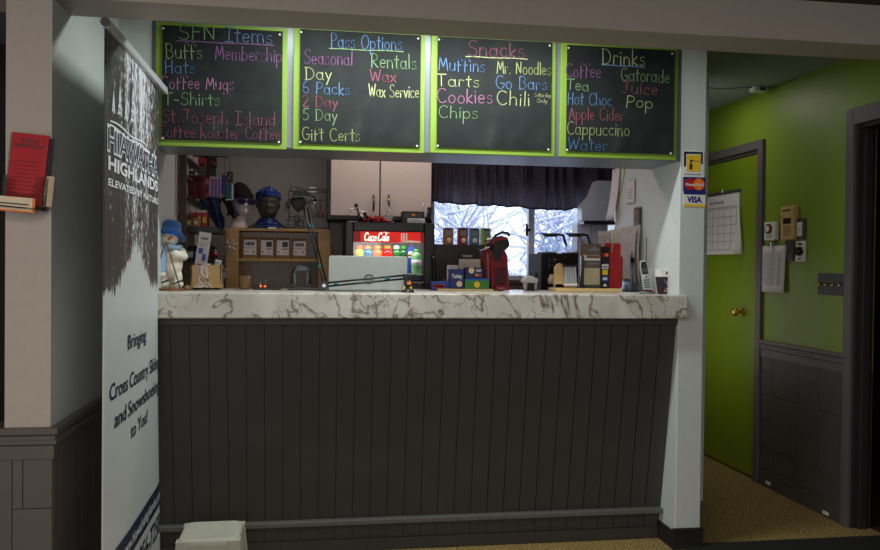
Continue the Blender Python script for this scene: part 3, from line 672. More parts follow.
#==ITEMS==
def hexp(n, r, z): return [(r*math.cos(2*PI*i/n), r*math.sin(2*PI*i/n)) for i in range(n)]
def lp(t, px, py, Y=None, X=None):
    q = P(px, py, Y=Y, X=X) - t.location; return q
# ---- floor mat and stool
mt = MB().box(XPR-.08, 2.75, 0, XG+.35, P(800, 541, Z=0).y, .012).build('floor_mat', M_['blackm'], bevel=.003)
tag(mt, 'flat black floor mat in front of the right pillar and corridor', 'mat')
S0 = P(184, 539, Z=.30); S1 = P(231, 538, Z=.30); B0 = P(191, 521, Z=.30)
sw = .225; sd = .225; sx, sy = (P(178, 539, Z=.30).x+P(240, 521, Z=.30).x)/2, (P(178, 539, Z=.30).y+P(240, 521, Z=.30).y)/2
st = thing('step_stool', 'small white plastic step stool on the floor before the counter front', 'stool', (sx+.006, sy, 0))
def rrect(w, d, r, n=4, notch=0):
    p = []
    for cx, cy, a in ((w/2-r, d/2-r, 0), (-w/2+r, d/2-r, 90), (-w/2+r, -d/2+r, 180), (w/2-r, -d/2+r, 270)):
        p += [(cx+r*math.cos(math.radians(a+90*i/n)), cy+r*math.sin(math.radians(a+90*i/n))) for i in range(n+1)]
    return p
mb = MB(); rr = []
for w_, d_, z in ((sw, sd, .27), (sw, sd, .288), (sw-.008, sd-.008, .296), (sw-.02, sd-.02, .30), (sw-.05, sd-.05, .297)):
    rr.append([(x, y, z) for x, y in rrect(w_, d_, .03)])
k = len(rr[0]); mb.add([v for r in rr for v in r], [(i*k+j, i*k+(j+1) % k, (i+1)*k+(j+1) % k, (i+1)*k+j) for i in range(4) for j in range(k)]+[list(range(4*k, 5*k))], True)
mb.build('seat', M_['stone'], st)
mb = MB()
for sgn, ax in ((1, 0), (-1, 0), (1, 1), (-1, 1)):
    w_ = sw if ax == 0 else sd; d_ = sd if ax == 0 else sw
    vs = []
    for z, e in ((.27, 0), (.20, .006)):
        for s in (-1, 1): vs.append((s*(w_/2-.03), sgn*(d_/2+e-.004), z))
    vs = [v if ax == 0 else (v[1], v[0], v[2]) for v in vs]; mb.add(vs, [(0, 1, 3, 2)])
mb.build('apron', M_['stone'], st, solid=.004)
for i in (-1, 1):
    for j in (-1, 1):
        mb = MB(); cx, cy = i*(sw/2-.02), j*(sd/2-.02)
        for e0, e1 in (((-.02, -.02), (.02, -.016)), ((-.02, -.02), (-.016, .02))): pass
        vs = []
        for z, o in ((.292, 0), (0, .028)):
            X0, Y0 = i*(sw/2+.002+o), j*(sd/2+.002+o)
            vs += [(X0, Y0, z), (X0-i*.042, Y0, z), (X0-i*.042, Y0-j*.006, z), (X0-i*.006, Y0-j*.006, z), (X0-i*.006, Y0-j*.042, z), (X0, Y0-j*.042, z)]
        mb.add(vs, [(a, (a+1) % 6, 6+(a+1) % 6, 6+a) for a in range(6)]+[list(range(6)), list(range(6, 12))])
        mb.build('leg', M_['stone'], st, bevel=.002)
# ---- brochure holder on the left pillar
hq = P(24, 209, Y=YL-.03)
bh = thing('brochure_holder', 'clear acrylic brochure holder screwed to the left pillar', 'brochure holder', (hq.x, YL, hq.z), rot=(0, math.radians(5), 0))
pw = pm(43, YL, 100)*.5
mb = MB().box(-pw-.05, -.075, 0, pw-.006, -.004, .004).box(-pw, -.008, 0, pw-.006, -.005, .19)
mb.box(-pw, -.05, .0, -pw+.003, -.004, .10).box(pw-.009, -.05, 0, pw-.006, -.004, .10)
front = [(-pw, .0), (pw-.006, 0), (pw-.006, .105), (pw*.45, .105), (pw*.40, .06), (pw*.2, .045), (-pw*.4, .045), (-pw*.6, .06), (-pw*.65, .09), (-pw, .09)]
mb.prism(front, -.05, -.047); mb.build('acrylic_pocket', ACR, bh)
MB().cone((0, -.005, .16), (0, -.001, .16), .006).build('screw', M_['chrome'], bh)
def card(name, label, cat, c, w, h, m, rot=(0, 0, 0), th=.003, group=None, deco=None):
    t = thing(name, label, cat, c, rot=rot, group=group)
    MB().box(-w/2, 0, 0, w/2, th, h).build('card', m, t)
    if deco:
        for i, (nm, mm, fn) in enumerate(deco):
            mb = MB(); fn(mb); mb.build(nm, mm, t)
    return t
U3 = (1, 0, 0); V3 = (0, 0, 1)
def txt(t, x, z, h, w=None, y=-.0008, bold=0, center=True):
    def f(mb): put_text(mb, t, (x, y, z), U3, V3, h, w, bold, center=False) if not center else put_text(mb, t, (x-(w or text_geo(t, bold)[2]*h)/2, y, z), U3, V3, h, w, bold)
    return f
def rects(*rs, y=-.0008):
    def f(mb):
        for x0, z0, x1, z1 in rs: mb.box(x0, y, z0, x1, y+.0006, z1)
    return f
bc = P(25, 205, Y=YL-.03); rw = .108; rh = .222
def many(mb):
    for k in range(9):
        mb.box(-rw*.40, -.0006, rh*.60-k*.0125, rw*(.36-.1*(k % 3 == 1)), 0, rh*.60-k*.0125+.003)
card('brochure', 'red leaflet with dark tree emblem and heading, front of the pillar brochure holder', 'brochure', (bc.x-.003, YL-.040, bc.z), rw, rh, M_['red'], (math.radians(-3), math.radians(5), 0), deco=[('heading', M_['ink'], txt('HIAWATHA', 0, rh*.80, .013, rw*.8, bold=.02)), ('print_lines', mat('dim_red', (120, 16, 26), .6), many),
   ('tree_emblem', M_['ink'], lambda mb: [mb.stroke([(-.022+.011*i, rh*.87), (-.022+.011*i, rh*.93-.004*(i % 2))], .004, lambda U, V: (U, -.0006, V)) for i in range(5)])])
card('brochure', 'green-edged leaflet peeping out behind the red leaflet', 'brochure', (bc.x-.011, YL-.022, bc.z+.004), rw*.95, rh*.99, M_['greenp'], (math.radians(-2), math.radians(4), 0))
card('brochure', 'dark grey leaflet behind the right edge of the red leaflet', 'brochure', (bc.x+.006, YL-.030, bc.z), rw, rh*.97, M_['ink'], (math.radians(-3), math.radians(6), 0))
cf = P(10, 210, Y=YL-.055)
card('brochure', 'cream card with orange border in front of the red leaflet', 'brochure', (cf.x+.004, YL-.060, cf.z-.004), .135, .045, M_['cream'], (0, math.radians(4), 0), deco=[('print_lines', M_['ink'], rects((-.05, .022, .05, .026), (-.04, .012, .045, .015))), ('border', M_['orange'], rects((-.067, 0, .067, .005), (.06, .005, .067, .045)))])
card('brochure', 'pink folded card tucked at the right side of the acrylic holder', 'brochure', (bc.x+.066, YL-.028, bc.z-.004), .022, .095, M_['cream'], (0, math.radians(5), 0))
# ---- payment stickers on the right pillar
def sticker(label, x0, y0, x1, y1, base, decos):
    Ys = YP-.002; a = P(x0, y1, Y=Ys); b = P(x1, y0, Y=Ys); w, h = b.x-a.x, b.z-a.z
    t = thing('payment_sticker', label, 'sticker', ((a.x+b.x)/2, Ys, a.z))
    MB().box(-w/2, 0, 0, w/2, .002, h).build('backing', base, t)
    for nm, m, fn in decos(w, h): mb = MB(); fn(mb); mb.build(nm, m, t)
def disc(x, z, r, y=-.001):
    return lambda mb: mb.prism([(x+r*math.cos(2*PI*i/24), z+r*math.sin(2*PI*i/24)) for i in range(24)], y, 0)
sticker('white sticker with a yellow square in a navy frame, topmost on the right pillar', 682.8, 150.5, 704, 177, M_['white'], lambda w, h: [
 ('navy_frame', M_['navy'], rects((-w*.46, h*.38, -w*.36, h*.93), (-w*.46, h*.86, w*.44, h*.94), (w*.36, h*.5, w*.44, h*.93))),
 ('yellow_square', M_['yellow'], rects((-w*.33, h*.22, w*.33, h*.82), y=-.0012)),
 ('hand_emblem', M_['ink'], lambda mb: (mb.box(-w*.2, -.0016, h*.28, -w*.05, -.001, h*.48), mb.stroke([(-w*.12, h*.45), (-w*.14, h*.6), (-w*.05, h*.62)], w*.07, lambda U, V: (U, -.0016, V)))),
 ('wording', M_['ink'], txt('Interac', w*.1, h*.56, h*.09, w*.4, y=-.0016)),
 ('wording', M_['inkl'], rects(*[(-w*.42+w*.14*q_, h*.09, -w*.31+w*.14*q_, h*.13) for q_ in range(6)]))])
sticker('blue sticker with overlapping red and orange discs, middle of the right pillar stickers', 683.2, 177.4, 705.5, 191, M_['navyb'], lambda w, h: [
 ('red_disc', M_['red'], disc(-w*.2, h*.5, h*.42)), ('orange_disc', M_['orange'], disc(w*.2, h*.5, h*.42, -.0014)), ('wording', M_['white'], txt('MasterCard', 0, h*.38, h*.2, w*.8, y=-.0018, bold=.03))])
sticker('white sticker with blue and gold bars, lowest on the right pillar', 683.2, 191.4, 705.5, 206.5, M_['white'], lambda w, h: [
 ('blue_bar', M_['navyb'], rects((-w*.5, h*.78, w*.5, h*1.0))), ('gold_bar', M_['yellow'], rects((-w*.5, 0, w*.5, h*.16))), ('wording', M_['navyb'], txt('VISA', 0, h*.28, h*.38, w*.68, bold=.05))])
# papers poking out beyond the pillar's right edge: pinned on its corridor face
for k, (y0, y1, lb) in enumerate(((155, 208, 'cream sheet taped to the corridor face of the right pillar, upper one'), (216, 262, 'lower white sheet taped to the corridor face of the right pillar'))):
    a = P(706, y1, X=XPR+.02); b = P(706, y0, X=XPR+.02)
    mb = MB(); w0 = (.085, .035)[k]
    mb.grid(lambda u, v: (XPR+.003+w0*u*(.4+.6*v), YP+.02+.16*u+.002*math.sin(v*5), a.z+(b.z-a.z)*v), 6, 8)
    tag(mb.build('taped_sheet', M_['paper'], solid=.001), lb, 'paper')
# ---- corridor door calendar and wall devices (on the green wall, X = XG)
def wallbox(name, label, cat, x0, y0, x1, y1, d, m, parts, group=None, rot=0, bev=.003):
    a = P(x0, (y0+y1)/2, X=XG-d); b = P(x1, (y0+y1)/2, X=XG-d); zt_ = P((x0+x1)/2, y0, X=XG-d).z; zb_ = P((x0+x1)/2, y1, X=XG-d).z
    W_ = a.y-b.y; h_ = zt_-zb_
    t = thing(name, label, cat, (XG, (a.y+b.y)/2, zb_), group=group)
    # local frame: u along -Y (left to right in view is far to near)
    MB().box(-d, -W_/2, 0, 0, W_/2, h_).build('casing', m, t, bevel=min(bev, d*.4))
    for nm, mm, fn in parts(W_, h_, d): mb = MB(); fn(mb); mb.build(nm, mm, t)
def wr(*rs, d=0, e=.001):  # rects (u0,v0,u1,v1) on wall device front, u grows to the right in view (toward -Y)
    def f(mb):
        for u0, v0, u1, v1 in rs: mb.box(-d-e, -u1, v0, -d+.0005, -u0, v1)
    return f
def wtxt(t, u, v, h, w, d):
    return lambda mb: put_text(mb, t, (-d-.0015, -(u-w/2), v), (0, -1, 0), (0, 0, 1), h, w)
wallbox('thermostat', 'small white box with a round dark-red dial on the green wall', 'thermostat', 764, 222, 774.5, 240, .03, M_['white'], lambda w, h, d: [
 ('dial', M_['redd'], lambda mb: mb.cone((-d, 0, h*.62), (-d-.012, 0, h*.62), w*.26, n=20)), ('dial_centre', M_['white'], lambda mb: mb.cone((-d-.012, 0, h*.62), (-d-.014, 0, h*.62), w*.17, n=16)), ('slot', M_['inkl'], wr((-w*.3, h*.15, w*.3, h*.2), d=d))])
wallbox('intercom', 'tall beige plastic intercom panel with black screen, highest device on the green wall', 'intercom', 780.5, 206, 793.5, 239.5, .03, M_['tan'], lambda w, h, d: [
 ('name_slot', M_['ink'], wr((-w*.35, h*.84, w*.25, h*.90), d=d)), ('screen', M_['black'], wr((-w*.3, h*.47, w*.3, h*.64), d=d)), ('red_light', M_['red'], wr((-w*.42, h*.66, -w*.3, h*.70), d=d)), ('speaker_grille', M_['brown'], wr(*[(-w*.28, h*.12+h*.05*i, w*.3, h*.14+h*.05*i) for i in range(6)], d=d))])
wallbox('wall_switch', 'dark grey plate with a white rocker switch beside the intercom', 'light switch', 795.5, 218.5, 804.5, 239.5, .01, M_['greyd'], lambda w, h, d: [
 ('rocker', M_['white'], wr((-w*.24, h*.16, w*.24, h*.82), d=d, e=.006)), ('rocker_mark', M_['inkl'], wr((-w*.1, h*.45, w*.1, h*.5), d=d, e=.007))])
wallbox('wall_switch', 'dark grey plate with a brass toggle between the clipped sheet and white outlet', 'light switch', 784.5, 241, 793, 261, .008, M_['greyd'], lambda w, h, d: [
 ('toggle', M_['brass'], lambda mb: mb.cone((-d, 0, h*.5), (-d-.018, 0, h*.58), .005, .004))])
wallbox('outlet_plate', 'white plate with two round black fittings on the green wall', 'outlet', 795.5, 241, 804.5, 261.5, .01, M_['white'], lambda w, h, d: [
 ('black_plug', M_['black'], lambda mb: mb.cone((-d, 0, h*.5), (-d-.03, -.004, h*.5), w*.32, w*.26, 16)), ('plug_arm', M_['black'], lambda mb: mb.cone((-d-.01, w*.3, h*.52), (-d-.01, -w*.5, h*.48), .006)), ('socket_hole', M_['black'], wr((-w*.22, h*.8, w*.22, h*.9), (-w*.22, h*.1, w*.1, h*.16), d=d))])
wallbox('wall_switch', 'wide dark grey plate with four brass toggle switches in a row', 'light switch', 817.5, 273.5, 845.5, 295, .008, M_['greyd'], lambda w, h, d: [
 ('toggle', M_['brass'], (lambda i: lambda mb: mb.cone((-d, w*(.36-.24*i), h*.52), (-d-.02, w*(.36-.24*i), h*.44), .005, .004))(i)) for i in range(4)])
# printed sheet on a clip
a = P(760, 247, X=XG-.012); b = P(785, 294, X=XG-.012); w_ = a.y-b.y; h_ = a.z-b.z
t = thing('clipboard_sheet', 'printed white list hanging from a metal clip on the green wall', 'paper', (XG-.004, (a.y+b.y)/2, b.z+.005))
mb = MB(); mb.grid(lambda u, v: (-.006-.012*(1-v)*math.sin(u*1.5), w_/2-w_*u, h_*v), 6, 8); mb.build('sheet', M_['paper'], t, solid=.001)
MB().box(-.03, -.012, h_-.005, 0, .012, h_+.02).cone((-.01, 0, h_+.02), (-.01, 0, h_+.045), .004).build('clip', M_['chrome'], t, bevel=.003)
mb = MB()
for k in range(20):
    for c_, (u0, u1) in enumerate(((.1, .2), (.26, .62), (.68, .88))):
        mb.box(-.0205, w_/2-w_*u1, h_*(.86-.037*k), -.0195, w_/2-w_*u0, h_*(.86-.037*k)+.0025)
mb.build('print_lines', M_['inkl'], t)
# wall calendar on the door
a = P(708, 195, X=XG-.03); b = P(735, 254, X=XG-.03); xc = P(739, 230, X=XG-.01)
t = thing('wall_calendar', 'large white calendar pad hanging on the green corridor door', 'calendar', (XG+.004, b.y, b.z))
w_ = .62; h_ = a.z-b.z; y0, y1 = 0, w_
mb = MB(); mb.box(-.014, y0, 0, -.001, y1, h_).build('pad', M_['paper'], t)
MB().box(-.018, y0-.004, h_-.012, 0, y1, h_+.008).build('binding', M_['greyd'], t, bevel=.002)
mb = MB(); mb.grid(lambda u, v: (-.014-.05*(1-v)*(1-v)*(1-u), y0-.002-.05*u*(1-v)*(1 if v < .35 else (1-v)/.65), h_*(v)), 4, 10); mb.build('curled_page', M_['paper'], t, solid=.001)
mb = MB()
for i in range(6): mb.box(-.0155, y0+.02, .03+i*(h_-.14)/5, -.0145, y1, .032+i*(h_-.14)/5)
for i in range(8): mb.box(-.0155, y0+.02+i*.08, .03, -.0145, y0+.022+i*.08, h_-.11)
mb.box(-.0155, y0+.02, h_-.10, -.0145, y1, h_-.096); mb.build('grid_lines', M_['inkl'], t)
mb = MB(); [mb.box(-.0155, y0+.2+.05*q_, h_-.07, -.0145, y0+.235+.05*q_, h_-.055) for q_ in range(4)]; mb.build('heading', M_['inkl'], t)
MB().cone((-.03, y0+.2, h_+.004), (0, y0+.2, h_+.004), .006).cone((-.02, y0+.2, h_), (-.02, y0+.2, h_+.03), .004).build('hook', M_['chrome'], t)
# small device and cable on the corridor ceiling
q = P(760, 90, Z=ZC-.02)
t = thing('motion_sensor', 'small white oblong sensor on the corridor ceiling by the green wall', 'sensor', (min(q.x, XG-.05), q.y, ZC))
MB().box(-.055, -.03, -.035, .03, .03, 0).build('casing', M_['white'], t, bevel=.008); MB().box(-.02, -.0312, -.03, .02, -.030, -.008).build('sensor_lens', M_['greyd'], t)
mb = MB(); mb.tube([(-.05, .0, -.006), (-.25, .02, -.02), (-.5, .0, -.012), (-.8, .03, -.005)], .003, 6); mb.tube([(.03, 0, -.006), (.048, -.1, -.02), (.05, -.3, -.012)], .002, 6)
mb.build('cable', M_['greyd'], t)
# ================================================================= kitchen fittings
BC = .92
bcn = thing('back_counter', 'low dark counter along the kitchen back wall under the window', 'counter', (0, 0, 0))
MB().box(XK+.06, 4.55, BC-.04, 2.13, YK-.03, BC).build('worktop', M_['greyd'], bcn, bevel=.004)
for i in range(4):
    x0 = XK+.06+i*.69; MB().box(x0+.004, 4.57, .02, x0+.686, YK-.03, BC-.04).build('cabinet_body', M_['dark'], bcn)
# wall cabinet with two doors
YC = 4.78; ca = P(331, 160, Y=YC); cb = P(431, 216, Y=YC); zt_ = 2.32; zb_ = (P(331, 214, Y=YC).z+P(431, 218.5, Y=YC).z)/2; xm_ = P(380, 190, Y=YC).x
t = thing('wall_cabinet', 'pale two-door wall cabinet above the red-signed drinks cooler', 'cabinet', (ca.x, YC, zb_))
W_ = cb.x-ca.x; xm_ -= ca.x; h_ = zt_-zb_
MB().box(-.015, .02, -.02, W_+.005, YK-YC, h_).build('body', M_['greyd'], t)
for i, (x0, x1, hx, hy) in enumerate(((.0, xm_-.004, 373.5, 203), (xm_+.004, W_, 388.5, 203))):
    d = MB().box(x0, 0, 0, x1, .02, h_).build('cabinet_door', M_['cabinet'], t, bevel=.003)
    q = P(hx, hy, Y=YC)-t.location; mb = MB()
    mb.tube([(q.x, -.001, q.z+.045), (q.x, -.022, q.z+.035), (q.x, -.024, q.z), (q.x, -.022, q.z-.035), (q.x, -.001, q.z-.045)], .006, 8); hd = mb.build('handle', M_['black'], d)
    MB().ell((q.x, -.026, q.z+.012), (.008, .006, .012)).build('brass_inlay', M_['brass'], hd)
# ---- valance
YV = 5.17; zr_ = P(520, 163, Y=YV).z+.03; vx0 = P(428, 200, Y=YV).x; vx1 = P(613, 200, Y=YV).x+.05
t = thing('window_valance', 'gathered dark slate valance curtain across the top of the kitchen window', 'curtain', (vx0, YV, 0))
W_ = vx1-vx0
hemf = lambda u: P(430+183*u, [203, 205, 206, 207, 208, 210, 211, 210.5, 206, 196, 190][min(10, int(u*10+.5))], Y=YV).z
def hem(u):
    a_ = u*10; i = min(9, int(a_)); f = a_-i; ys = [202, 203.5, 205, 206, 207, 208.5, 210, 210.5, 207, 198, 192]; return P(430+183*u, ys[i]*(1-f)+ys[i+1]*f, Y=YV).z
def cf_(u, v):
    fold = .034*math.sin(u*88+3*math.sin(u*19))*(.45+.55*(1-v))+.018*math.sin(u*47+1.3)*(1-v)+.007*math.sin(u*260)*v
    z0 = hem(u)+.003*math.sin(u*60); return (W_*u, fold-.012*(1-v), z0+(zr_-z0)*v)
mb = MB(); mb.grid(cf_, 260, 14); mb.build('gathered_cloth', M_['curt'], t)
mb = MB(); mb.grid(lambda u, v: (W_*u, .02*math.sin(u*118+2*math.sin(u*23))*.5-.004, zr_-.02+.05*v), 260, 2); mb.build('heading_ruffle', M_['curt'], t)
mb = MB(); mb.grid(lambda u, v: (W_*u, cf_(u, 0)[1]-.002, cf_(u, 0)[2]+.012*v), 260, 1); mb.build('hem_band', mat('hem', (40, 34, 48), .9), t)
MB().cone((-.03, .01, zr_+.005), (W_, .01, zr_+.005), .008).build('curtain_rod', M_['black'], t)
# white hood-like cabinet by the right side of the window
YB = 5.0; a = P(582, 222, Y=YB); b = P(616, 196, Y=YB); zd = P(600, 221, Y=YB).z
t = thing('range_hood', 'pale grey hood with a black lower lip at the right end of the window', 'hood', (a.x, YB, zd))
MB().prism([(0, 0), (.22, 0), (.22, .26), (.10, .26), (.06, .16), (0, .10)], -.0, .10).build('body', mat('hood_white', (196, 200, 214), .35), t, bevel=.004)
MB().box(.01, -.008, -.022, .23, .10, 0).build('lower_lip', M_['black'], t)
# white panel board underneath
a = P(577, 258, Y=5.1); b = P(608, 222, Y=5.1)
t = thing('wall_panel', 'white upright panel below the grey hood beside the coffee carafes', 'panel', (a.x, 5.1, BC))
MB().box(0, 0, 0, b.x-a.x, .12, b.z-BC-.01).build('panel_box', mat('panel_white', (206, 208, 222), .4), t, bevel=.004)
MB().box((b.x-a.x)*.45, -.002, .2, (b.x-a.x)*.46, 0, b.z-BC-.02).build('seam', M_['grey'], t)
# ================================================================= drinks cooler
YQ = 4.58
x0, x1 = P(345, 260, Y=YQ).x, P(434, 260, Y=YQ).x; zt_ = (P(345, 222, Y=YQ).z+P(434, 224, Y=YQ).z)/2
ck = thing('drinks_cooler', 'black countertop drinks cooler with a lit red sign and glass door', 'cooler', ((x0+x1)/2, YQ, BC))
W_ = x1-x0; h_ = zt_-BC; D_ = .44
lx = lambda px: P(px, 260, Y=YQ).x-ck.location.x
lz = lambda py, px=390: P(px, py, Y=YQ).z-BC
ix0, ix1 = lx(353), lx(423.5)
mb = MB(); mb.box(-W_/2, .02, 0, -W_/2+.02, D_, h_).box(W_/2-.02, .02, 0, W_/2, D_, h_).box(-W_/2, .02, h_-.02, W_/2, D_, h_).box(-W_/2, D_-.02, 0, W_/2, D_, h_).box(-W_/2, .02, 0, W_/2, D_, .08)
mb.build('cabinet', M_['black'], ck, bevel=.004)
MB().box(-W_/2+.021, .06, .082, -W_/2+.026, D_-.022, h_-.022).box(W_/2-.026, .06, .082, W_/2-.021, D_-.022, h_-.022).box(-W_/2+.021, D_-.03, .082, W_/2-.021, D_-.022, h_-.022).build('liner', M_['white'], ck)
zs0, zs1 = lz(242.5), lz(232)
mb = MB().box(-W_/2, -.02, 0, ix0, .02, h_+.002).box(ix1, -.02, 0, W_/2, .02, h_+.002).box(ix0, -.02, zs1, ix1, .02, h_+.002).box(ix0, -.02, 0, ix1, .02, .10)
dr = mb.build('cooler_door', M_['black'], ck, bevel=.006)
MB().box(ix0, -.002, .10, ix1, .002, zs0).build('glass', GL, dr)
mb = MB(); mb.tube([(W_/2-.012, -.02, h_*.72), (W_/2-.006, -.045, h_*.68), (W_/2-.006, -.045, h_*.3), (W_/2-.012, -.02, h_*.26)], .012, 8); mb.build('handle', M_['black'], dr)
sg = MB().box(ix0, -.012, zs0, ix1, .016, zs1).build('lit_sign', mat('sign_red', (236, 34, 16), .4, emit=.55, var=.02), ck)
MB().box(ix0, -.0125, zs0, ix0+.04, -.012, zs1).box(ix1-.02, -.0125, zs0, ix1, -.012, zs1).build('sign_dark_edge', mat('sign_maroon', (150, 20, 22), .4, emit=.3), sg)
# flowing white lettering as strokes
SC = {'C': arc(.42, .5, .34, .48, 40, 320, 14), 'o': arc(.28, .3, .2, .26, 90, 450, 12), 'c': arc(.28, .3, .2, .27, 50, 320, 9), 'a': arc(.26, .28, .2, .25, 40, 330, 10)+[(.46, .55), (.47, .06), (.6, .12)], 'l': [(.02, .1), (.3, .95), (.2, 1), (.12, .6), (.1, .1), (.22, 0), (.34, .12)], '-': [(.04, .3), (.3, .34)]}
mb = MB(); cx = 0; hs = (zs1-zs0)*.74; tot = 6.5; lw = lx(387.5)-lx(363.5); sxx = lw/4.62
z0_ = zs0+(zs1-zs0)*.14
for ch, ww in (('C', .78), ('o', .48), ('c', .48), ('a', .56), ('-', .30), ('C', .78), ('o', .48), ('l', .32), ('a', .56)):
    mb.stroke([(lx(363.5)+(cx+p[0]+p[1]*.22)*sxx, z0_+p[1]*hs) for p in SC[ch]], .0062 if ch == 'C' else .005, lambda U, V: (U, -.0135, V)); cx += ww
mb.stroke([(lx(366), z0_+hs*.1), (lx(371), z0_-hs*.08), (lx(379), z0_+hs*.06)], .003, lambda U, V: (U, -.0135, V))
mb.stroke([(lx(379), z0_+hs*1.0), (lx(384), z0_+hs*1.12), (lx(389), z0_+hs*1.0)], .003, lambda U, V: (U, -.0135, V))
mb.build('sign_lettering', mat('sign_white', (250, 240, 230), .4, emit=.6), sg)
mb = MB()
for i in range(3): mb.box(lx(400.5+i*2.4), -.0135, z0_, lx(402+i*2.4), -.0125, zs1-.006)
mb.prism([(lx(398), zs0+.001), (lx(420), zs0+.001), (lx(420), zs0+.008), (lx(409), zs0+.014)], -.0134, -.0126)
mb.build('sign_bottles', mat('sign_cream', (226, 206, 190), .4, emit=.4), sg)
shz = lz(275) ; 
sh = MB().box(-W_/2+.027, .05, lz(273)-.012, W_/2-.027, D_-.04, lz(273)-.004).build('shelf', M_['white'], ck)
MB().box(-W_/2+.027, .05, .30, W_/2-.027, D_-.04, .306).build('shelf', M_['white'], ck)
# lamp behind the sign edge
area('cooler_lamp', (ck.location.x, YQ+.05, BC+zs0-.004), ix1-ix0-.04, .55, (1, .98, .95), rot=(math.radians(25), 0, 0), sy=.02)
def bottle(name, label, loc, r, h, liq, capm, group=None, lab=None, body=None):
    t = thing(name, label, 'bottle', loc, group=group)
    prof = [(r*.9, 0), (r, .008), (r, h*.66), (r*.97, h*.74), (r*.82, h*.82), (r*.6, h*.86), (r*.6, h*.9)]
    MB().lathe(prof, n=18).build('bottle_body', liq, t)
    MB().lathe([(r*.70, h*.87), (r*.72, h*.88), (r*.70, h*.97), (r*.5, h)], n=16).build('cap', capm, t)
    if lab: MB().lathe([(r*1.02, h*.34), (r*1.02, h*.56)], n=18).build('label', lab, t)
    return t
Yb_ = YQ+.12; shz = ck.location.z+lz(273)-.004
btl = [(359, 'yellow', (232, 226, 60), 'yellow sports drink bottle with an orange cap, leftmost in the cooler', M_['orange']), (367.5, 'blue', (20, 110, 150), 'blue sports drink bottle with an orange cap in the cooler', M_['orange']), (377.5, 'orange', (238, 108, 20), 'orange sports drink bottle with an orange cap in the cooler', M_['orange']), (387.5, 'redb', (206, 24, 34), 'red sports drink bottle with an orange cap in the cooler', M_['orange']), (396.5, 'greenb', (40, 120, 50), 'green soda bottle with a white cap in the cooler', M_['white']), (403, 'dgreen', (26, 84, 44), 'dark green soda bottle with a green cap in the cooler', M_['greenp'])]
for i, (px, nm, col, lb, cp) in enumerate(btl):
    q = P(px, 246, Y=Yb_); r = .032 if i < 4 else .025; h2 = q.z+.004-shz
    bottle('drink_bottle', lb, (q.x, Yb_, shz), r, h2, mat('drink_'+nm, col, .15, coat=.4, var=.1, scale=60), cp, 'bottles in the drinks cooler', lab=M_['white'] if i > 3 else mat('label_'+nm, tuple(int(c*.75+30) for c in col), .4))
q = P(411, 245, Y=Yb_+.03); t = thing('juice_carton', 'blue drink carton behind the pale green bottle in the cooler', 'carton', (q.x, Yb_+.03, shz))
hb = q.z-shz; MB().box(-.028, -.02, 0, .028, .03, hb-.03).prism([(-.028, hb-.03), (.028, hb-.03), (.004, hb), (-.004, hb)], -.02, .03).build('carton_body', M_['blue'], t); MB().box(-.018, -.021, hb*.55, .02, -.02, hb*.78).build('front_label', M_['white'], t); MB().box(-.02, -.0213, hb*.6, .0, -.021, hb*.66).build('red_mark', M_['red'], t)
q = P(416.5, 249, Y=Yb_-.02); bottle('drink_bottle', 'pale green soda bottle with a white label at the right of the cooler', (q.x, Yb_-.02, shz), .030, q.z-shz, mat('soda_green', (130, 196, 130), .12, coat=.4), M_['greenp'], 'bottles in the drinks cooler', lab=M_['white'])
# things on top of the cooler
ZQ = BC+h_+.003; Yq = YQ+.05
def wire_fig(px, py, Y, label, k=1.0, red=True):
    q = P(px, py, Y=Y); hh = q.z-ZQ; t = thing('skier_figurine', label, 'figurine', (q.x, Y, ZQ)); s = hh
    mb = MB(); mb.tube([(-.05*k, 0, .003), (-.02, 0, .003), (.05*k, 0, .003), (.058*k, 0, .012)], .0025, 6).tube([(-.045*k, .02, .003), (.055*k, .02, .003)], .0025, 6); mb.build('skis', M_['blackmet'], t)
    mb = MB(); mb.tube([(0, 0, .003), (.012, 0, s*.3), (-.005, 0, s*.55), (-.012, 0, s*.8)], .005, 6).tube([(.02, .02, .003), (.0, .02, s*.28), (-.005, .0, s*.55)], .004, 6); mb.build('body', M_['blackmet'], t)
    mb = MB(); mb.tube([(-.01, 0, s*.76), (.02, -.01, s*.55), (.045, -.01, s*.62)], .003, 6).tube([(-.01, 0, s*.76), (-.035, .01, s*.6), (-.04, .01, s*.8)], .003, 6).cone((.045, -.01, s*.62), (.03, -.01, .01), .0015).cone((-.04, .01, s*.8), (-.07, .01, s*.2), .0015); mb.build('arms_and_poles', M_['chrome'], t)
    MB().ell((-.016, 0, s*.92), (.011, .011, .012)).build('head', M_['black'], t)
wire_fig(359, 204, Yq, 'dark metal skier figurine on the left of the cooler top', 1.0)
wire_fig(368, 213, Yq+.06, 'chrome wire skier figurine behind the red garland on the cooler', .8)
q = P(374, 219, Y=Yq-.02); t = thing('red_garland', 'bundle of red berries and twigs lying on the cooler top', 'decoration', (q.x, Yq-.04, ZQ))
rng = random.Random(3); mb = MB(); tw = MB()
for k in range(5):
    pts = [(rng.uniform(-.06, -.03), 0, .008), (rng.uniform(-.02, .0), rng.uniform(-.01, .01), rng.uniform(.02, .034)), (rng.uniform(.02, .04), 0, rng.uniform(.015, .03)), (.075, 0, .007)]
    tw.tube(pts, .0018, 5)
for k in range(34):
    x = rng.uniform(-.06, .08); mb.ell((x, rng.uniform(-.015, .015), .008+.024*max(0, 1-(x/.08)**2)*rng.random()), (.0075, .0075, .0075), 8, 6)
tw.build('twigs', M_['twig'], t); mb.build('berries', M_['red'], t)
q = P(388.5, 205, Y=Yq); hh = q.z-ZQ; t = thing('wire_tree', 'small beaded silver wire tree standing on the cooler', 'decoration', (q.x, Yq+.02, ZQ))
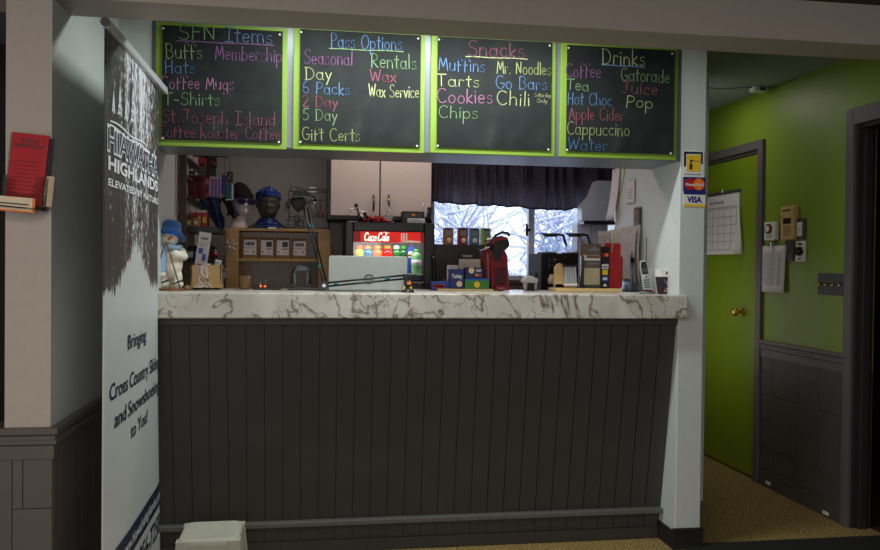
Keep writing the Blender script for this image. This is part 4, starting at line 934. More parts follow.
mb = MB(); mb.tube([(.030*(1-s/80)*math.cos(s*.9), .030*(1-s/80)*math.sin(s*.9), .006+(hh-.006)*s/80) for s in range(80)], .0022, 5); mb.build('spiral', M_['alu'], t)
MB().cone((0, 0, 0), (0, 0, hh), .003).lathe([(.026, 0), (.026, .005)], n=16).build('stem', M_['greyd'], t)
mb = MB()
for s in range(0, 78, 3): mb.ell((.031*(1-s/80)*math.cos(s*.9), .031*(1-s/80)*math.sin(s*.9), .006+(hh-.006)*s/80), (.004, .004, .004), 6, 4)
mb.build('beads', M_['white'], t)
a = P(402, 211, Y=Yq+.08); b = P(424.5, 218, Y=Yq+.08); t = thing('radio', 'small black radio with an orange display on the cooler top', 'radio', ((a.x+b.x)/2, Yq+.08, ZQ))
w2 = (b.x-a.x)/2; hh = a.z-ZQ
MB().box(-w2, 0, 0, w2, .08, hh).build('casing', M_['black'], t, bevel=.006); MB().box(-.01, -.001, hh*.62, .012, 0, hh*.8).build('display', M_['orange'], t); MB().box(-w2*.8, -.002, hh*.55, -w2*.3, 0, hh*.85).box(w2*.3, -.002, hh*.55, w2*.85, 0, hh*.85).build('grille', M_['greyd'], t); MB().cone((w2-.006, .04, hh), (w2+.0, .04, hh+.05), .0015).build('aerial', M_['chrome'], t)
a = P(407, 217, Y=Yq); b = P(424.5, 223, Y=Yq); t = thing('white_box', 'low white box with black stripes in front of the radio', 'box', ((a.x+b.x)/2, Yq-.045, ZQ))
w2 = (b.x-a.x)/2*.95; MB().box(-w2, 0, 0, w2, .07, .026).build('carton', M_['white'], t, bevel=.002); mb = MB()
for i in range(4): mb.add([(-w2*.5+i*w2*.35, -.0008, .004), (-w2*.4+i*w2*.35, -.0008, .004), (-w2*.75+i*w2*.35, -.0008, .022), (-w2*.85+i*w2*.35, -.0008, .022)], [(0, 1, 2, 3)])
mb.build('stripes', M_['ink'], t)
q = P(429.5, 208, Y=Yq+.02); t = thing('handset', 'black rounded handset standing at the right end of the cooler top', 'handset', (q.x, Yq+.02, ZQ))
hh = q.z-ZQ; MB().tube([(0, 0, .004), (-.004, 0, hh*.5), (0, 0, hh*.94)], .014, 12, rs=[.016, .013, .011]).build('body', M_['black'], t); MB().ell((0, -.002, hh*.93), (.015, .012, .014)).build('earpiece', M_['black'], t)
q = P(352, 222.5, Y=Yq); t = thing('white_tag', 'flat pale tag lying at the left end of the cooler top', 'tag', (q.x, YQ+.0, ZQ)); MB().box(-.025, 0, 0, .028, .03, .004).build('tag_sheet', M_['paper'], t)
#==BACK LEFT==
YS = 4.86
xa, xb, xc_, xd = P(226, 260, Y=YS).x, P(238.5, 260, Y=YS).x, P(317, 260, Y=YS).x, P(330, 260, Y=YS).x
zs_top = P(280, 231, Y=YS).z
sf = thing('wooden_shelf_unit', 'rustic pine shelf unit with coffee bags standing on the back counter', 'shelf', ((xa+xd)/2, YS, BC))
lx_ = lambda px: P(px, 260, Y=YS).x-sf.location.x
zz_ = lambda py: P(280, py, Y=YS).z-BC
for k, (p0, p1) in enumerate(((226, 238.5), (318, 330.5))):
    MB().box(lx_(p0), -.012, 0, lx_(p1), .012, zz_(231)+(.004 if k else .0)).build('post', M_['wood'], sf, bevel=.003)
    MB().box(lx_(p0), .21, 0, lx_(p1), .234, zz_(231)).build('post', M_['wood'], sf, bevel=.003)
for py in (231, 259.5, 291): MB().box(lx_(227), 0, zz_(py)-.012 if py != 231 else zz_(231)-.002, lx_(329.5), .22, zz_(py)+.004 if py != 231 else zz_(231)+.014).build('shelf_board', M_['wood'], sf, bevel=.002)
mb = MB()
for k, p0 in enumerate((229, 235, 321, 328)):
    for py in (236, 262): q = P(p0, py, Y=YS)-sf.location; mb.cone((q.x, -.012, q.z), (q.x, -.014, q.z), .004, n=8)
mb.build('nail_heads', M_['ink'], sf)
# coffee bags
zb2_ = BC+zz_(259.5)+.004
for i, (px0, px1, py) in enumerate(((242.5, 257.5, 236.5), (259.5, 274, 237), (275.5, 290, 237), (292, 307, 238))):
    a = P(px0, py, Y=YS+.03); b = P(px1, py, Y=YS+.03); w2 = (b.x-a.x)/2; hh = a.z-zb2_
    t = thing('coffee_bag', ['leftmost kraft coffee bag with a black-topped label on the pine shelf', 'second kraft coffee bag from the left, dark square on its label', 'third kraft coffee bag from the left, dark square on its label', 'rightmost kraft coffee bag with a black-topped label on the pine shelf'][i], 'coffee bag', ((a.x+b.x)/2, YS+.03, zb2_), group='coffee bags on the pine shelf')
    mb = MB(); vs = []
    for (z, dx, dy) in ((0, 1, .03), (hh*.5, 1.03, .034), (hh*.86, .98, .022), (hh*.95, .97, .006), (hh, .97, .004)):
        vs += [(-w2*dx, .03-dy, z), (w2*dx, .03-dy, z), (w2*dx, .03+dy, z), (-w2*dx, .03+dy, z)]
    mb.add(vs, [(j*4+k, j*4+(k+1) % 4, j*4+4+(k+1) % 4, j*4+4+k) for j in range(4) for k in range(4)]+[(3, 2, 1, 0), (16, 17, 18, 19)]); mb.build('pouch', M_['kraft'], t, bevel=.002)
    lb = MB().box(-w2*.78, -.0065, hh*.17, w2*.85, -.0045, hh*.86).build('paper_label', M_['paper'], t)
    mb = MB()
    if i in (0, 3):
        [mb.box(-w2*.55+w2*.3*q_, -.0075, hh*.6, -w2*.32+w2*.3*q_, -.0065, hh*(.74+.02*(q_ % 2))) for q_ in range(4)]; mb.box(-w2*.78, -.0072, hh*.48, w2*.85, -.0065, hh*.50)
        mb.box(-w2*.55, -.0072, hh*.28, -w2*.4, -.0065, hh*.36).box(w2*.45, -.0072, hh*.26, w2*.6, -.0065, hh*.36)
    else:
        mb.box(-w2*.05, -.0072, hh*.54, w2*.72, -.0065, hh*.78).box(-w2*.05, -.0072, hh*.43, w2*.72, -.0065, hh*.47).box(-w2*.6, -.0072, hh*.26, -w2*.45, -.0065, hh*.36).box(w2*.3, -.0072, hh*.24, w2*.42, -.0065, hh*.32)
    mb.build('print', M_['ink'], lb)
# snowflake ornament on the left post
q = P(230.5, 246, Y=YS-.02); t = thing('snowflake_ornament', 'beaded silver snowflake hanging on the left pine post', 'ornament', (q.x, YS-.020, q.z))
mb = MB()
for i in range(6):
    a = PI*i/3+.3; d = Vector((math.cos(a), 0, math.sin(a))); mb.cone((0, 0, 0), d*.036, .0022, .0015, 6)
    for s in (.5, .75, 1): mb.ell(d*.036*s, (.0045, .0045, .0045), 8, 6)
    for sg_ in (-1, 1): e = Vector((math.cos(a+sg_*.6), 0, math.sin(a+sg_*.6))); mb.cone(d*.02, d*.02+e*.014, .0015, .001, 5)
mb.build('snowflake', M_['alu'], t); MB().cone((0, 0, .03), (0, 0, .06), .0008, n=5).build('string', M_['white'], t)
# ---- mannequin heads
ZSH = BC+zz_(231)+.014
def smooth(t, a, b): t = max(0, min(1, (t-a)/(b-a))); return t*t*(3-2*t)
def head_mesh(s, neck_base, shoulders=False):
    # rows up the z axis: (z, rx, ry, cy)  face looks to -y, s = head height chin->crown
    rows = [(-.42, .30 if not shoulders else .68, .26 if not shoulders else .34, .06), (-.36, .33 if not shoulders else .68, .27 if not shoulders else .34, .06), (-.28, .30 if not shoulders else .56, .25 if not shoulders else .28, .06), (-.20, .24 if not shoulders else .36, .23, .06), (-.10, .23, .23, .05), (0, .235, .25, .04), (.04, .26, .33, .0), (.12, .30, .40, -.01), (.22, .335, .43, 0), (.34, .36, .45, .0), (.46, .375, .46, .0), (.58, .385, .47, .01), (.70, .38, .465, .02), (.82, .33, .41, .03), (.91, .25, .31, .03), (.97, .14, .18, .03), (1.0, .02, .03, .03)]
    n = 40; mb = MB(); vs = []
    # refine rows
    fine = []
    for i in range(len(rows)-1):
        for k in range(3):
            f = k/3; fine.append(tuple(rows[i][j]*(1-f)+rows[i+1][j]*f for j in range(4)))
    fine.append(rows[-1])
    for z, rx, ry, cy in fine:
        for j in range(n):
            a = 2*PI*j/n; x = math.sin(a)*rx; y = -math.cos(a)*ry+cy; fa = max(0, math.cos(a))
            dx = math.sin(a)
            if z > 0:
                g = lambda u, c, w: math.exp(-((u-c)/w)**2)
                d = 0
                nose = g(dx, 0, .13)*(smooth(z, .26, .30)*(1-smooth(z, .3, .52)))*.13      # nose
                brow = g(z, .53, .035)*g(dx, 0, .5)*.02
                eyes = -(g(dx, .30, .16)+g(dx, -.30, .16))*g(z, .46, .045)*.05
                lips = g(dx, 0, .2)*(g(z, .20, .018)+g(z, .155, .02))*.03-g(dx, 0, .22)*g(z, .178, .01)*.015
                chin = g(dx, 0, .25)*g(z, .06, .05)*.035
                ear = (g(dx, 1, .06)+g(dx, -1, .06))*0
                if math.cos(a) > 0: y -= nose+brow+eyes+lips+chin
            vs.append((x*s, y*s, (z+.42)*s))
    k = len(fine)
    mb.add(vs, [(i*n+j, i*n+(j+1) % n, (i+1)*n+(j+1) % n, (i+1)*n+j) for i in range(k-1) for j in range(n)]+[list(range(n))[::-1]], True)
    for sg_ in (-1, 1): mb.ell((sg_*.385*s, .03*s, (.40+.42)*s), (.03*s, .06*s, .10*s), 10, 8)
    return mb
def ringband(s, z0, z1, rx, ry, cy, wob=.01, n=40, tilt=0, top=False, m=10, seed=0):
    mb = MB(); vs = []
    for i in range(m+1):
        f = i/m; z = z0+(z1-z0)*f; k = 1.0
        if top: k = math.cos(f*PI/2*.98)**.55
        for j in range(n):
            a = 2*PI*j/n; w = 1+wob*math.sin(a*5+f*6+seed)+wob*.6*math.sin(a*11-f*9)
            vs.append((math.sin(a)*rx*s*k*w, (-math.cos(a)*ry*k*w+cy)*s, (z+.42+tilt*math.cos(a))*s))
    mb.add(vs, [(i*n+j, i*n+(j+1) % n, (i+1)*n+(j+1) % n, (i+1)*n+j) for i in range(m) for j in range(n)], True)
    return mb
def glasses(s, t, z, ym, m_frame, m_lens):
    mb = MB(); ln = MB()
    for sg_ in (-1, 1):
        cx = sg_*.19*s
        ln.prism([(cx+.155*s*math.cos(a)*1.0, (z+.42)*s+.095*s*math.sin(a)-(.02*s if abs(math.sin(a)) > .5 else 0)) for a in [2*PI*i/16 for i in range(16)]], ym*s-.002, ym*s+.002)
        mb.tube([(cx+.16*s*math.cos(a), ym*s, (z+.42)*s+.10*s*math.sin(a)) for a in [2*PI*i/16 for i in range(16)]], .003, 6, closed=True)
        mb.tube([(sg_*.35*s, ym*s, (z+.45)*s), (sg_*.42*s, ym*s+.10*s, (z+.45)*s), (sg_*.41*s, .1*s, (z+.42)*s)], .0035, 6)
    mb.cone((-.04*s, ym*s, (z+.44)*s), (.04*s, ym*s, (z+.44)*s), .0035)
    f_ = mb.build('frame', m_frame, t); ln.build('lens', m_lens, t)
Yh = YS+.11
def head_at(px, ptop, pbot):
    q = P(px, ptop, Y=Yh); return q, (q.z-ZSH)
q, hh = head_at(243, 186, 232); s1 = hh/1.42
fh = thing('mannequin_head', 'white foam mannequin head on the pine shelf unit', 'mannequin', (P(239.5, 230, Y=Yh).x, Yh, ZSH), rz=math.radians(30))
head_mesh(s1, 0).build('head_form', M_['skin_w'], fh)
def worn(name, label, cat, base): return thing(name, label, cat, base.location, rot=base.rotation_euler)
h1 = worn('knit_hat', 'black knit toque on the white mannequin head', 'hat', fh); ringband(s1, .57, 1.12, .42, .51, .03, .012, top=True).build('crown', M_['knit'], h1); ringband(s1, .55, .72, .44, .53, .03, .012).build('brim', M_['knit'], h1, solid=.004)
g1 = worn('sunglasses', 'dark sunglasses with violet lenses on the white mannequin head', 'sunglasses', fh); glasses(s1, g1, .45, -.53, M_['navyb'], M_['lens'])
b1 = thing('neck_buff', 'blue patterned buff draped off the hat of the white mannequin head', 'scarf', P(234, 212, Y=Yh-.05))
mb = MB(); mb.grid(lambda u, v: P(230+10*u+3*(1-v)-5*(1-v)*math.sin(u*2.2), 192+20*(1-v)+4*u, Y=Yh-.06-.03*math.sin(u*3+v*4))-b1.location, 14, 12); mb.build('fabric', M_['buff'], b1, solid=.012)
q, hh = head_at(268.5, 187, 232); s2 = hh/1.46
bhd = thing('mannequin_head', 'black mannequin head with shoulders on the pine shelf unit', 'mannequin', (P(268, 230, Y=Yh).x, Yh, ZSH), rz=math.radians(6))
head_mesh(s2, 0, True).build('head_form', M_['skin_b'], bhd)
h2 = worn('headband_buff', 'blue patterned buff worn as a hat on the black mannequin head', 'hat', bhd); ringband(s2, .70, 1.06, .41, .50, .03, .015, top=True).build('crown', M_['buff'], h2); ringband(s2, .60, .80, .42, .50, .04, .012, tilt=.09).build('brim', M_['buff'], h2, solid=.004)
n2 = worn('neck_buff', 'blue patterned buff round the neck of the black mannequin head', 'scarf', bhd)
mb = MB()
for k in range(4): 
    mb.tube([((.25+.05*k)*math.sin(a)*s2*1.12, (-(.25+.05*k)*math.cos(a)*(1+.25*max(0, math.cos(a)))+.05)*s2, (.42-.12-.07*k-.05*max(0, math.cos(a))*k+.012*math.sin(a*4+k))*s2) for a in [2*PI*i/24 for i in range(24)]], .06*s2, 8, closed=True)
mb.build('fabric', M_['buff'], n2)
q = P(272, 231, Y=YS+.005); t = thing('price_tag', 'small white price tag lying in front of the black mannequin head', 'tag', (q.x, YS+.005, ZSH)); MB().box(-.024, 0, 0, .024, .012, .008).build('tag_card', M_['white'], t)
# ---- wrought-iron jewellery rack with goods
Yj = YS+.06
jx0, jx1 = P(289, 200, Y=Yj).x, P(329, 200, Y=Yj).x; jz = P(310, 192, Y=Yj).z
jr = thing('jewellery_rack', 'black wrought-iron scroll-topped display rack on the right of the pine shelf', 'display rack', ((jx0+jx1)/2, Yj, ZSH))
w2 = (jx1-jx0)/2; hz_ = jz-ZSH; mb = MB()
for x in (-w2, 0, w2-.0): mb.cone((x, 0, 0), (x, 0, hz_), .0025, n=6)
for z in (hz_, hz_*.78, hz_*.34, .01): mb.cone((-w2, 0, z), (w2, 0, z), .0022, n=6)
for sx_ in (-1, 1): mb.cone((sx_*w2, 0, .003), (sx_*w2, .09, .003), .003, n=6).cone((sx_*w2, .09, .003), (sx_*w2, 0, hz_*.7), .002, n=6)
mb.build('frame', M_['blackmet'], jr)
mb = MB()
for cx in (-w2*.5, w2*.45):
    mb.tube([(cx-w2*.5+w2*.5*s/10+.010*math.cos(s), 0, hz_+.010+.012*math.sin(s*.9)) for s in range(11)]+[(cx+w2*.3, 0, hz_+.006), (cx+w2*.46, 0, hz_+.014)], .0018, 6)
mb.tube([(-w2, 0, hz_), (-w2*.9, 0, hz_+.028), (-w2*.5, 0, hz_+.024), (0, 0, hz_+.006), (w2*.5, 0, hz_+.022), (w2*.9, 0, hz_+.01)], .0018, 6)
mb.build('scrollwork', M_['blackmet'], jr)
MB().box(-.0, -.004, hz_+.022, .044, -.001, hz_+.030).box(-.006, -.004, hz_-.002, .046, -.001, hz_+.006).build('white_labels', M_['white'], jr)
q = P(304, 198, Y=Yj-.02); t = thing('goggles', 'black wraparound goggles hanging on the iron display rack', 'goggles', (q.x-.01, Yj-.02, q.z)); mb = MB()
mb.prism([(.06*math.cos(a), .028*math.sin(a)+(-.012 if math.sin(a) > 0 and abs(math.cos(a)) < .3 else 0)) for a in [2*PI*i/20 for i in range(20)]], -.012, .004); mb.build('lens_shield', mat('smoke_lens', (52, 64, 68), .15, coat=.5), t, bevel=.003)
MB().box(-.055, -.014, .012, .05, .0, .034).build('top_frame', M_['black'], t, bevel=.004); MB().tube([(.055, -.004, .01), (.075, 0, .0), (.07, .005, -.03)], .006, 6).tube([(-.055, -.004, .01), (-.058, .002, -.03), (-.05, .004, -.055)], .005, 6).build('strap', M_['black'], t)
for px, py, lb in ((288, 205, 'black sunglasses hooked on the left edge of the iron display rack'), (297, 219, 'small black clip item hanging low on the iron display rack')):
    q = P(px, py, Y=Yj-.012); t = thing('eyewear', lb, 'sunglasses', (q.x, Yj-.012, q.z)); MB().box(-.014, -.005, -.018, .014, .002, .02).build('front', M_['black'], t, bevel=.004); MB().tube([(0, .01, .032), (-.006, .004, .015), (-.01, 0, -.018), (-.012, 0, -.04)], .003, 6).build('temple', M_['black'], t)
for px, py, w, h, mm, lb in ((288.5, 223.5, 5.5, 8, 'black', 'black card with small earrings low on the left of the iron rack'), (299.5, 223.5, 9, 9, 'greyd', 'grey card with silver earrings low in the middle of the iron rack')):
    q = P(px, py+h/2, Y=Yj-.01); W2_ = pm(w, Yj, px); H2_ = pm(h, Yj, px)
    card('earring_card', lb, 'earring card', (q.x, Yj-.006, q.z), W2_, H2_, M_[mm], deco=[('earrings', M_['chrome'], lambda mb: (mb.ell((-.008, -.004, H2_*.6), (.004, .003, .004), 8, 6), mb.ell((.008, -.004, H2_*.45), (.005, .003, .005), 8, 6), mb.cone((.008, -.004, H2_*.45), (.012, -.004, H2_*.2), .0015)))])
q = P(313, 197, Y=Yj-.012); t = thing('bead_necklace', 'string of crumpled silver foil pendants hanging on the iron rack', 'necklace', (q.x, Yj-.012, q.z)); mb = MB(); rng = random.Random(5)
for k in range(13):
    c0 = (rng.uniform(-.012, .012)+k*.0012, rng.uniform(-.008, 0), -.009*k); 
    a, b, c_, d_ = [Vector(c0)+Vector((rng.uniform(-.013, .013), rng.uniform(-.006, .002), rng.uniform(-.011, .011))) for _ in range(4)]
    mb.add([a, b, c_, d_], [(0, 1, 2), (0, 2, 3), (0, 3, 1), (1, 3, 2)])
mb.build('pendants', M_['chrome'], t)
for i, (px, py, n_, ln, lb) in enumerate(((318, 200, 9, .085, 'deep red bead necklace hanging on the iron rack, left one'), (323, 203, 9, .075, 'deep red bead necklace hanging on the iron rack, right one'))):
    q = P(px, py, Y=Yj-.012); t = thing('bead_necklace', lb, 'necklace', (q.x, Yj-.012, q.z)); mb = MB()
    for k in range(15):
        a = PI*k/14; mb.ell((-.014*math.cos(a), 0, -ln*math.sin(a)), (.0045, .004, .0045), 8, 5)
    mb.ell((0, 0, -ln-.006), (.007, .005, .008), 8, 6); mb.build('beads', M_['redd'], t)
q = P(329, 199, Y=Yj-.01); t = thing('silver_pendant', 'curved silver pendant at the right edge of the iron rack', 'pendant', (q.x-.004, Yj-.01, q.z)); MB().tube([(-.03, 0, 0), (-.01, 0, -.01), (.006, 0, -.03), (.004, 0, -.055)], .003, 6).build('curve', M_['chrome'], t); MB().box(-.004, -.003, -.012, .006, 0, .012).build('white_tag', M_['white'], t)
#==LEFT RACK==
Yr = 4.62
rk = thing('display_rack', 'dark slatted merchandise rack on the kitchen left wall', 'display rack', (XK+.012, 4.21, .95))
hr = 2.06-.95; mb = MB()
MB().box(0, 0, 0, .035, .035, hr).build('upright', mat('dark_wood', (66, 52, 38), .6), rk, bevel=.003); MB().box(0, .88, 0, .035, .915, hr).build('upright', M_['dark'], rk, bevel=.003)
for pz in (1.96, 1.86, 1.76, 1.66, 1.56):
    MB().box(.004, .03, pz-.95, .022, .89, pz-.935).build('slat', M_['dark'], rk)
for (pyy) in (157, 182):
    z = P(228, pyy, Y=Yr).z-.95; xr_ = P(229, pyy, Y=Yr).x-rk.location.x
    MB().cone((.01, Yr-4.21, z), (xr_, Yr-4.21, z), .004, n=8).build('hook_bar', M_['blackmet'], rk)
zsh = P(200, 228, Y=Yr-.05).z; xw = P(222, 228, Y=Yr).x
MB().box(.0, .21, zsh-.95-.03, xw-rk.location.x, .60, zsh-.95).build('shelf', M_['black'], rk, bevel=.002)
MB().box(.0, .21, zsh-.95-.19, xw-rk.location.x, .60, zsh-.95-.18).build('shelf', M_['black'], rk)
zbar1 = P(228, 157, Y=Yr).z; zbar2 = P(228, 182, Y=Yr).z
def hang(name, label, cat, x0, y0, x1, y1, m, dY=0, th=.01, kind='pack', group=None, deco=None, zb=None):
    Y = Yr-.012+dY; a = P(x0, y0, Y=Y); b = P(x1, y1, Y=Y); w = b.x-a.x; h = a.z-b.z
    t = thing(name, label, cat, ((a.x+b.x)/2, Y, b.z), group=group)
    if kind == 'pack':
        MB().prism([(-w/2, 0), (w/2, 0), (w/2, h*.92), (w*.12, h*.94), (w*.1, h), (-w*.1, h), (-w*.12, h*.94), (-w/2, h*.92)], -th, 0).build('package', m, t, bevel=.002)
        zt2 = (zbar1 if y0 < 176 else zbar2)
        MB().tube([(0, -.004, h*.97), (0, -.002, h+.01), (0, .012+(-dY), max(h+.012, zt2-b.z))], .0014, 5).build('hanger', M_['blackmet'], t)
    if deco:
        for nm, mm, rs in deco: 
            mb = MB()
            for (u0, v0, u1, v1) in rs: mb.box(-w/2+u0*w, -th-.001, v0*h, -w/2+u1*w, -th+.0005, v1*h)
            mb.build(nm, mm, t)
    return t, w, h
hang('sunglasses_card', 'white and blue patterned card, leftmost hanging on the merchandise rack', 'card', 177.5, 158, 187, 185, M_['paper'], -.02, deco=[('print', M_['navyb'], [(.1, .8, .5, .95), (.5, .62, .9, .78), (.15, .4, .6, .58), (.5, .2, .85, .36), (.1, .05, .5, .18)])])
hang('small_pack', 'small black and silver pack hanging beside the white patterned card', 'pack', 189, 162, 195, 180, M_['greyd'], -.01, deco=[('print', M_['white'], [(.2, .5, .8, .6), (.3, .2, .7, .3)])])
hang('small_pack', 'red and pink foil pack hanging above the maroon mittens', 'pack', 198.5, 157, 206.5, 171, mat('foil_red', (176, 60, 72), .35), -.03, deco=[('print', M_['maroon'], [(.2, .3, .8, .5)])])
hang('small_pack', 'salmon pink narrow pack right of the maroon mittens', 'pack', 205.5, 178, 210, 197, mat('salmon', (206, 96, 104), .5), -.02)
hang('small_pack', 'dark round grey tag hanging above the maroon mittens', 'tag', 199.5, 166, 205.5, 182, M_['greyd'], -.045)
hang('sock_pack', 'violet striped sock pack in the middle of the merchandise rack', 'pack', 210.5, 176, 221.5, 197, mat('violet', (112, 84, 146), .6), -.02, .02, deco=[('stripe', mat('light_violet', (176, 152, 196), .6), [(.0, 0, .12, .9), (.32, 0, .42, .9), (.62, 0, .72, .9), (.9, 0, 1, .9)]), ('band', M_['paper'], [(0, .86, 1, .92)])])
hang('sock_pack', 'narrow navy blue pack beside the violet sock pack', 'pack', 222, 174, 226.5, 194, M_['navyb'], -.01, .02)
hang('small_pack', 'teal-backed white-edged card at the right end of the merchandise rack', 'card', 226, 183, 233.5, 200.5, M_['teal'], -.05, .012, deco=[('edge', M_['paper'], [(.78, 0, 1.02, .92), (0, 0, 1, .06)])])
hang('small_pack', 'small black card with orange dots at the bar end', 'card', 227, 171, 233, 183, M_['black'], -.02, deco=[('dots', M_['orange'], [(.3, .3, .5, .5), (.5, .6, .7, .75)])])
hang('small_pack', 'dark triangular pack with orange edge at the top of the rack', 'pack', 209, 157, 217, 168, M_['dark'], -.03, deco=[('edge', M_['orange'], [(.6, .3, .95, .4), (.4, .5, .7, .6)])])
hang('small_pack', 'small dark pack under the orange-edged pack', 'pack', 208.5, 167, 216, 176, M_['black'], -.012)
# maroon mittens
for k, (px, lb) in enumerate(((193, 'maroon knitted mitten hanging on the merchandise rack, left of the pair'), (201, 'maroon knitted mitten hanging on the merchandise rack, right of the pair'))):
    q = P(px, 176, Y=Yr-.06); t = thing('mitten', lb, 'mitten', (q.x, Yr-.06, q.z), group='pair of maroon mittens')
    MB().lathe([(.006, -.130), (.026, -.122), (.033, -.10), (.034, -.06), (.028, -.03), (.024, 0)], n=16, sy=.5).build('hand', M_['maroon'], t)
    MB().ell(((.034 if k else -.034), 0, -.07), (.012, .012, .026)).build('thumb', M_['maroon'], t); MB().lathe([(.026, -.03), (.028, -.015), (.026, .003)], n=16, sy=.55).build('cuff', mat('maroon_cuff', (70, 16, 26), .95), t)
    MB().cone((0, 0, 0), (0, .06, max(.005, zbar2-q.z)), .0014, n=5).build('loop', M_['black'], t)
def cloth(label, x0, y0, x1, y1, m, dY, seed=0, taper=.4):
    Y = Yr+dY; a = P(x0, y0, Y=Y); b = P(x1, y1, Y=Y); w = b.x-a.x; h = a.z-b.z
    t = thing('neck_buff', label, 'scarf', ((a.x+b.x)/2, Y, a.z))
    mb = MB(); mb.grid(lambda u, v: ((u-.5)*w*(1-taper*(1-v)*abs(math.sin(v*3+seed)))+.01*math.sin(v*4+seed)+(1-v)*taper*.04, .014*math.sin(u*14+seed)+.006*math.sin(v*8), -h*(1-v)*(1-.12*math.sin(u*5+seed))), 20, 12); mb.build('fabric', m, t, solid=.004)
    MB().cone((0, 0, -.01), (0, -dY, max(.01, zbar2-a.z)), .0014, n=5).build('loop', M_['black'], t)
cloth('dark blue patterned buff hanging below the violet sock pack', 200, 197, 219, 212, M_['buffd'], -.05, 1, .2)
cloth('long black and navy buff hanging down to the shelf of the rack', 208, 198, 222, 229, M_['buffd'], -.03, 2.2, .5)
cloth('black cloth buff hanging at the right end of the rack', 223, 197, 234, 217, M_['knit'], -.03, .4, .3)
# boxes on the rack shelf
for i, (px, lb) in enumerate(((187.5, 'red and yellow box, leftmost of four on the rack shelf'), (193, 'red and yellow box, second from left on the rack shelf'), (199, 'red and yellow box, third from left on the rack shelf'), (204.5, 'red and yellow box, rightmost of four on the rack shelf'))):
    q = P(px, 210, Y=Yr-.03); w = pm(5.0, Yr, px); t = thing('food_box', lb, 'box', (q.x, Yr-.03, zsh), group='red boxes on the rack shelf')
    hh = q.z-zsh; MB().box(-w/2, 0, 0, w/2, .05, hh).build('carton', M_['red'], t, bevel=.001); MB().box(-w*.36, -.001, hh*.3, w*.36, 0, hh*.62).build('yellow_panel', M_['yellow'], t); MB().box(-w*.5, -.0012, hh*.86, w*.5, 0, hh*.99).build('white_top', M_['paper'], t)
for i, (px, lb) in enumerate(((181, 'small tan box, leftmost in front on the rack shelf'), (188.5, 'small tan box, middle of three on the rack shelf'), (196, 'small tan box, right of three on the rack shelf'))):
    q = P(px, 218, Y=Yr-.13); w = pm(6.6, Yr-.1, px); t = thing('small_box', lb, 'box', (q.x, Yr-.13, zsh), group='tan boxes on the rack shelf')
    hh = q.z-zsh; MB().box(-w/2, 0, 0, w/2, .05, hh).build('carton', M_['kraft'], t, bevel=.001); MB().box(-w*.3, -.001, hh*.3, w*.3, 0, hh*.7).build('front_label', M_['cream'], t)
# jars on the lower rack shelf
z2 = zsh-.19+.01
for i, (px, mm, lb) in enumerate(((190, 'white', 'pale jar with a dark lid on the lower rack shelf'), (197, 'blue', 'blue-labelled jar on the lower rack shelf'), (214, 'redd', 'dark red jar at the right of the lower rack shelf'))):
    q = P(px, 245, Y=Yr-.06); t = thing('jar', lb, 'jar', (q.x, Yr-.06, z2)); MB().lathe([(.018, 0), (.02, .004), (.02, .06), (.014, .068)], n=14).build('jar_body', mat('jar_smoke', (70, 76, 84), .2, coat=.3), t); MB().lathe([(.0205, .018), (.0205, .05)], n=14).build('label', M_[mm], t); MB().lathe([(.017, .066), (.017, .082)], n=14).build('lid', M_['black'], t)
#==ON THE COUNTER==
# snowman
YN = 3.86; q = P(171.5, 264, Y=YN); qt = P(171, 221, Y=YN); sh_ = (qt.z-ZT); kk = sh_/.345
sn = thing('snowman_doll', 'white plush snowman with a blue hat holding twig ski poles on the counter', 'doll', (P(171.5, 264, Y=YN).x, YN, ZT))
s = kk
mb = MB(); mb.M = Matrix.Scale(s, 4)
mb.ell((0, .0, .135), (.055, .050, .078), 20, 14).ell((-.012, -.004, .255), (.045, .043, .042), 18, 12)
for sg_ in (-1, 1):
    mb.ell((sg_*.031, -.002, .058), (.023, .024, .052), 14, 10).ell((sg_*.035, -.012, .030), (.026, .034, .020), 14, 8)
mb.build('body', M_['plush'], sn)
for sg_, pts in ((-1, [(-.045, 0, .195), (-.066, -.02, .178), (-.052, -.045, .192)]), (1, [(.045, 0, .195), (.062, -.03, .17), (.03, -.055, .178)])):
    MB().tube([Vector(p)*s for p in pts], .02*s, 12, rs=[.022*s, .024*s, .02*s]).ell(Vector(pts[2])*s, (.024*s, .02*s, .022*s), 12, 8).build('arm', M_['plush'], sn)
mb = MB(); mb.M = Matrix.Translation(Vector((-.008, .008, .284))*s) @ Matrix.Rotation(math.radians(8), 4, 'Y') @ Matrix.Rotation(math.radians(-20), 4, 'X') @ Matrix.Scale(s, 4)
mb.lathe([(.078, -.020), (.074, -.010), (.060, .004), (.050, .010), (.047, .035), (.038, .058), (.015, .068), (.002, .069)], n=28); hat = mb.build('hat', M_['felt'], sn, solid=.003)
MB().cone(Vector((-.004, -.045, .256))*s, Vector((.022, -.082, .262))*s, .009*s, .002*s).build('nose', M_['orange'], sn)
mb = MB()
for x in (-.024, .004): mb.ell(Vector((x, -.043, .268))*s, (.0045*s, .003*s, .0045*s), 8, 6)
mb.tube([Vector((-.03+.04*i/6, -.046, .240-.008*math.sin(PI*i/6)))*s for i in range(7)], .0014*s, 5)
mb.build('face_features', M_['ink'], sn)
mb = MB(); mb.tube([Vector((.042*math.cos(a), .038*math.sin(a), .215+.004*math.sin(2*a)))*s for a in [2*PI*i/20 for i in range(20)]], .013*s, 8, closed=True)
mb.build('scarf_loop', M_['scarf'], sn)
MB().grid(lambda u, v: Vector((-.045+.032*u-.008*(1-v), -.054-.004*math.sin(u*6), .085+.13*v))*s, 6, 10).build('scarf_tail', M_['scarf'], sn, solid=.006)
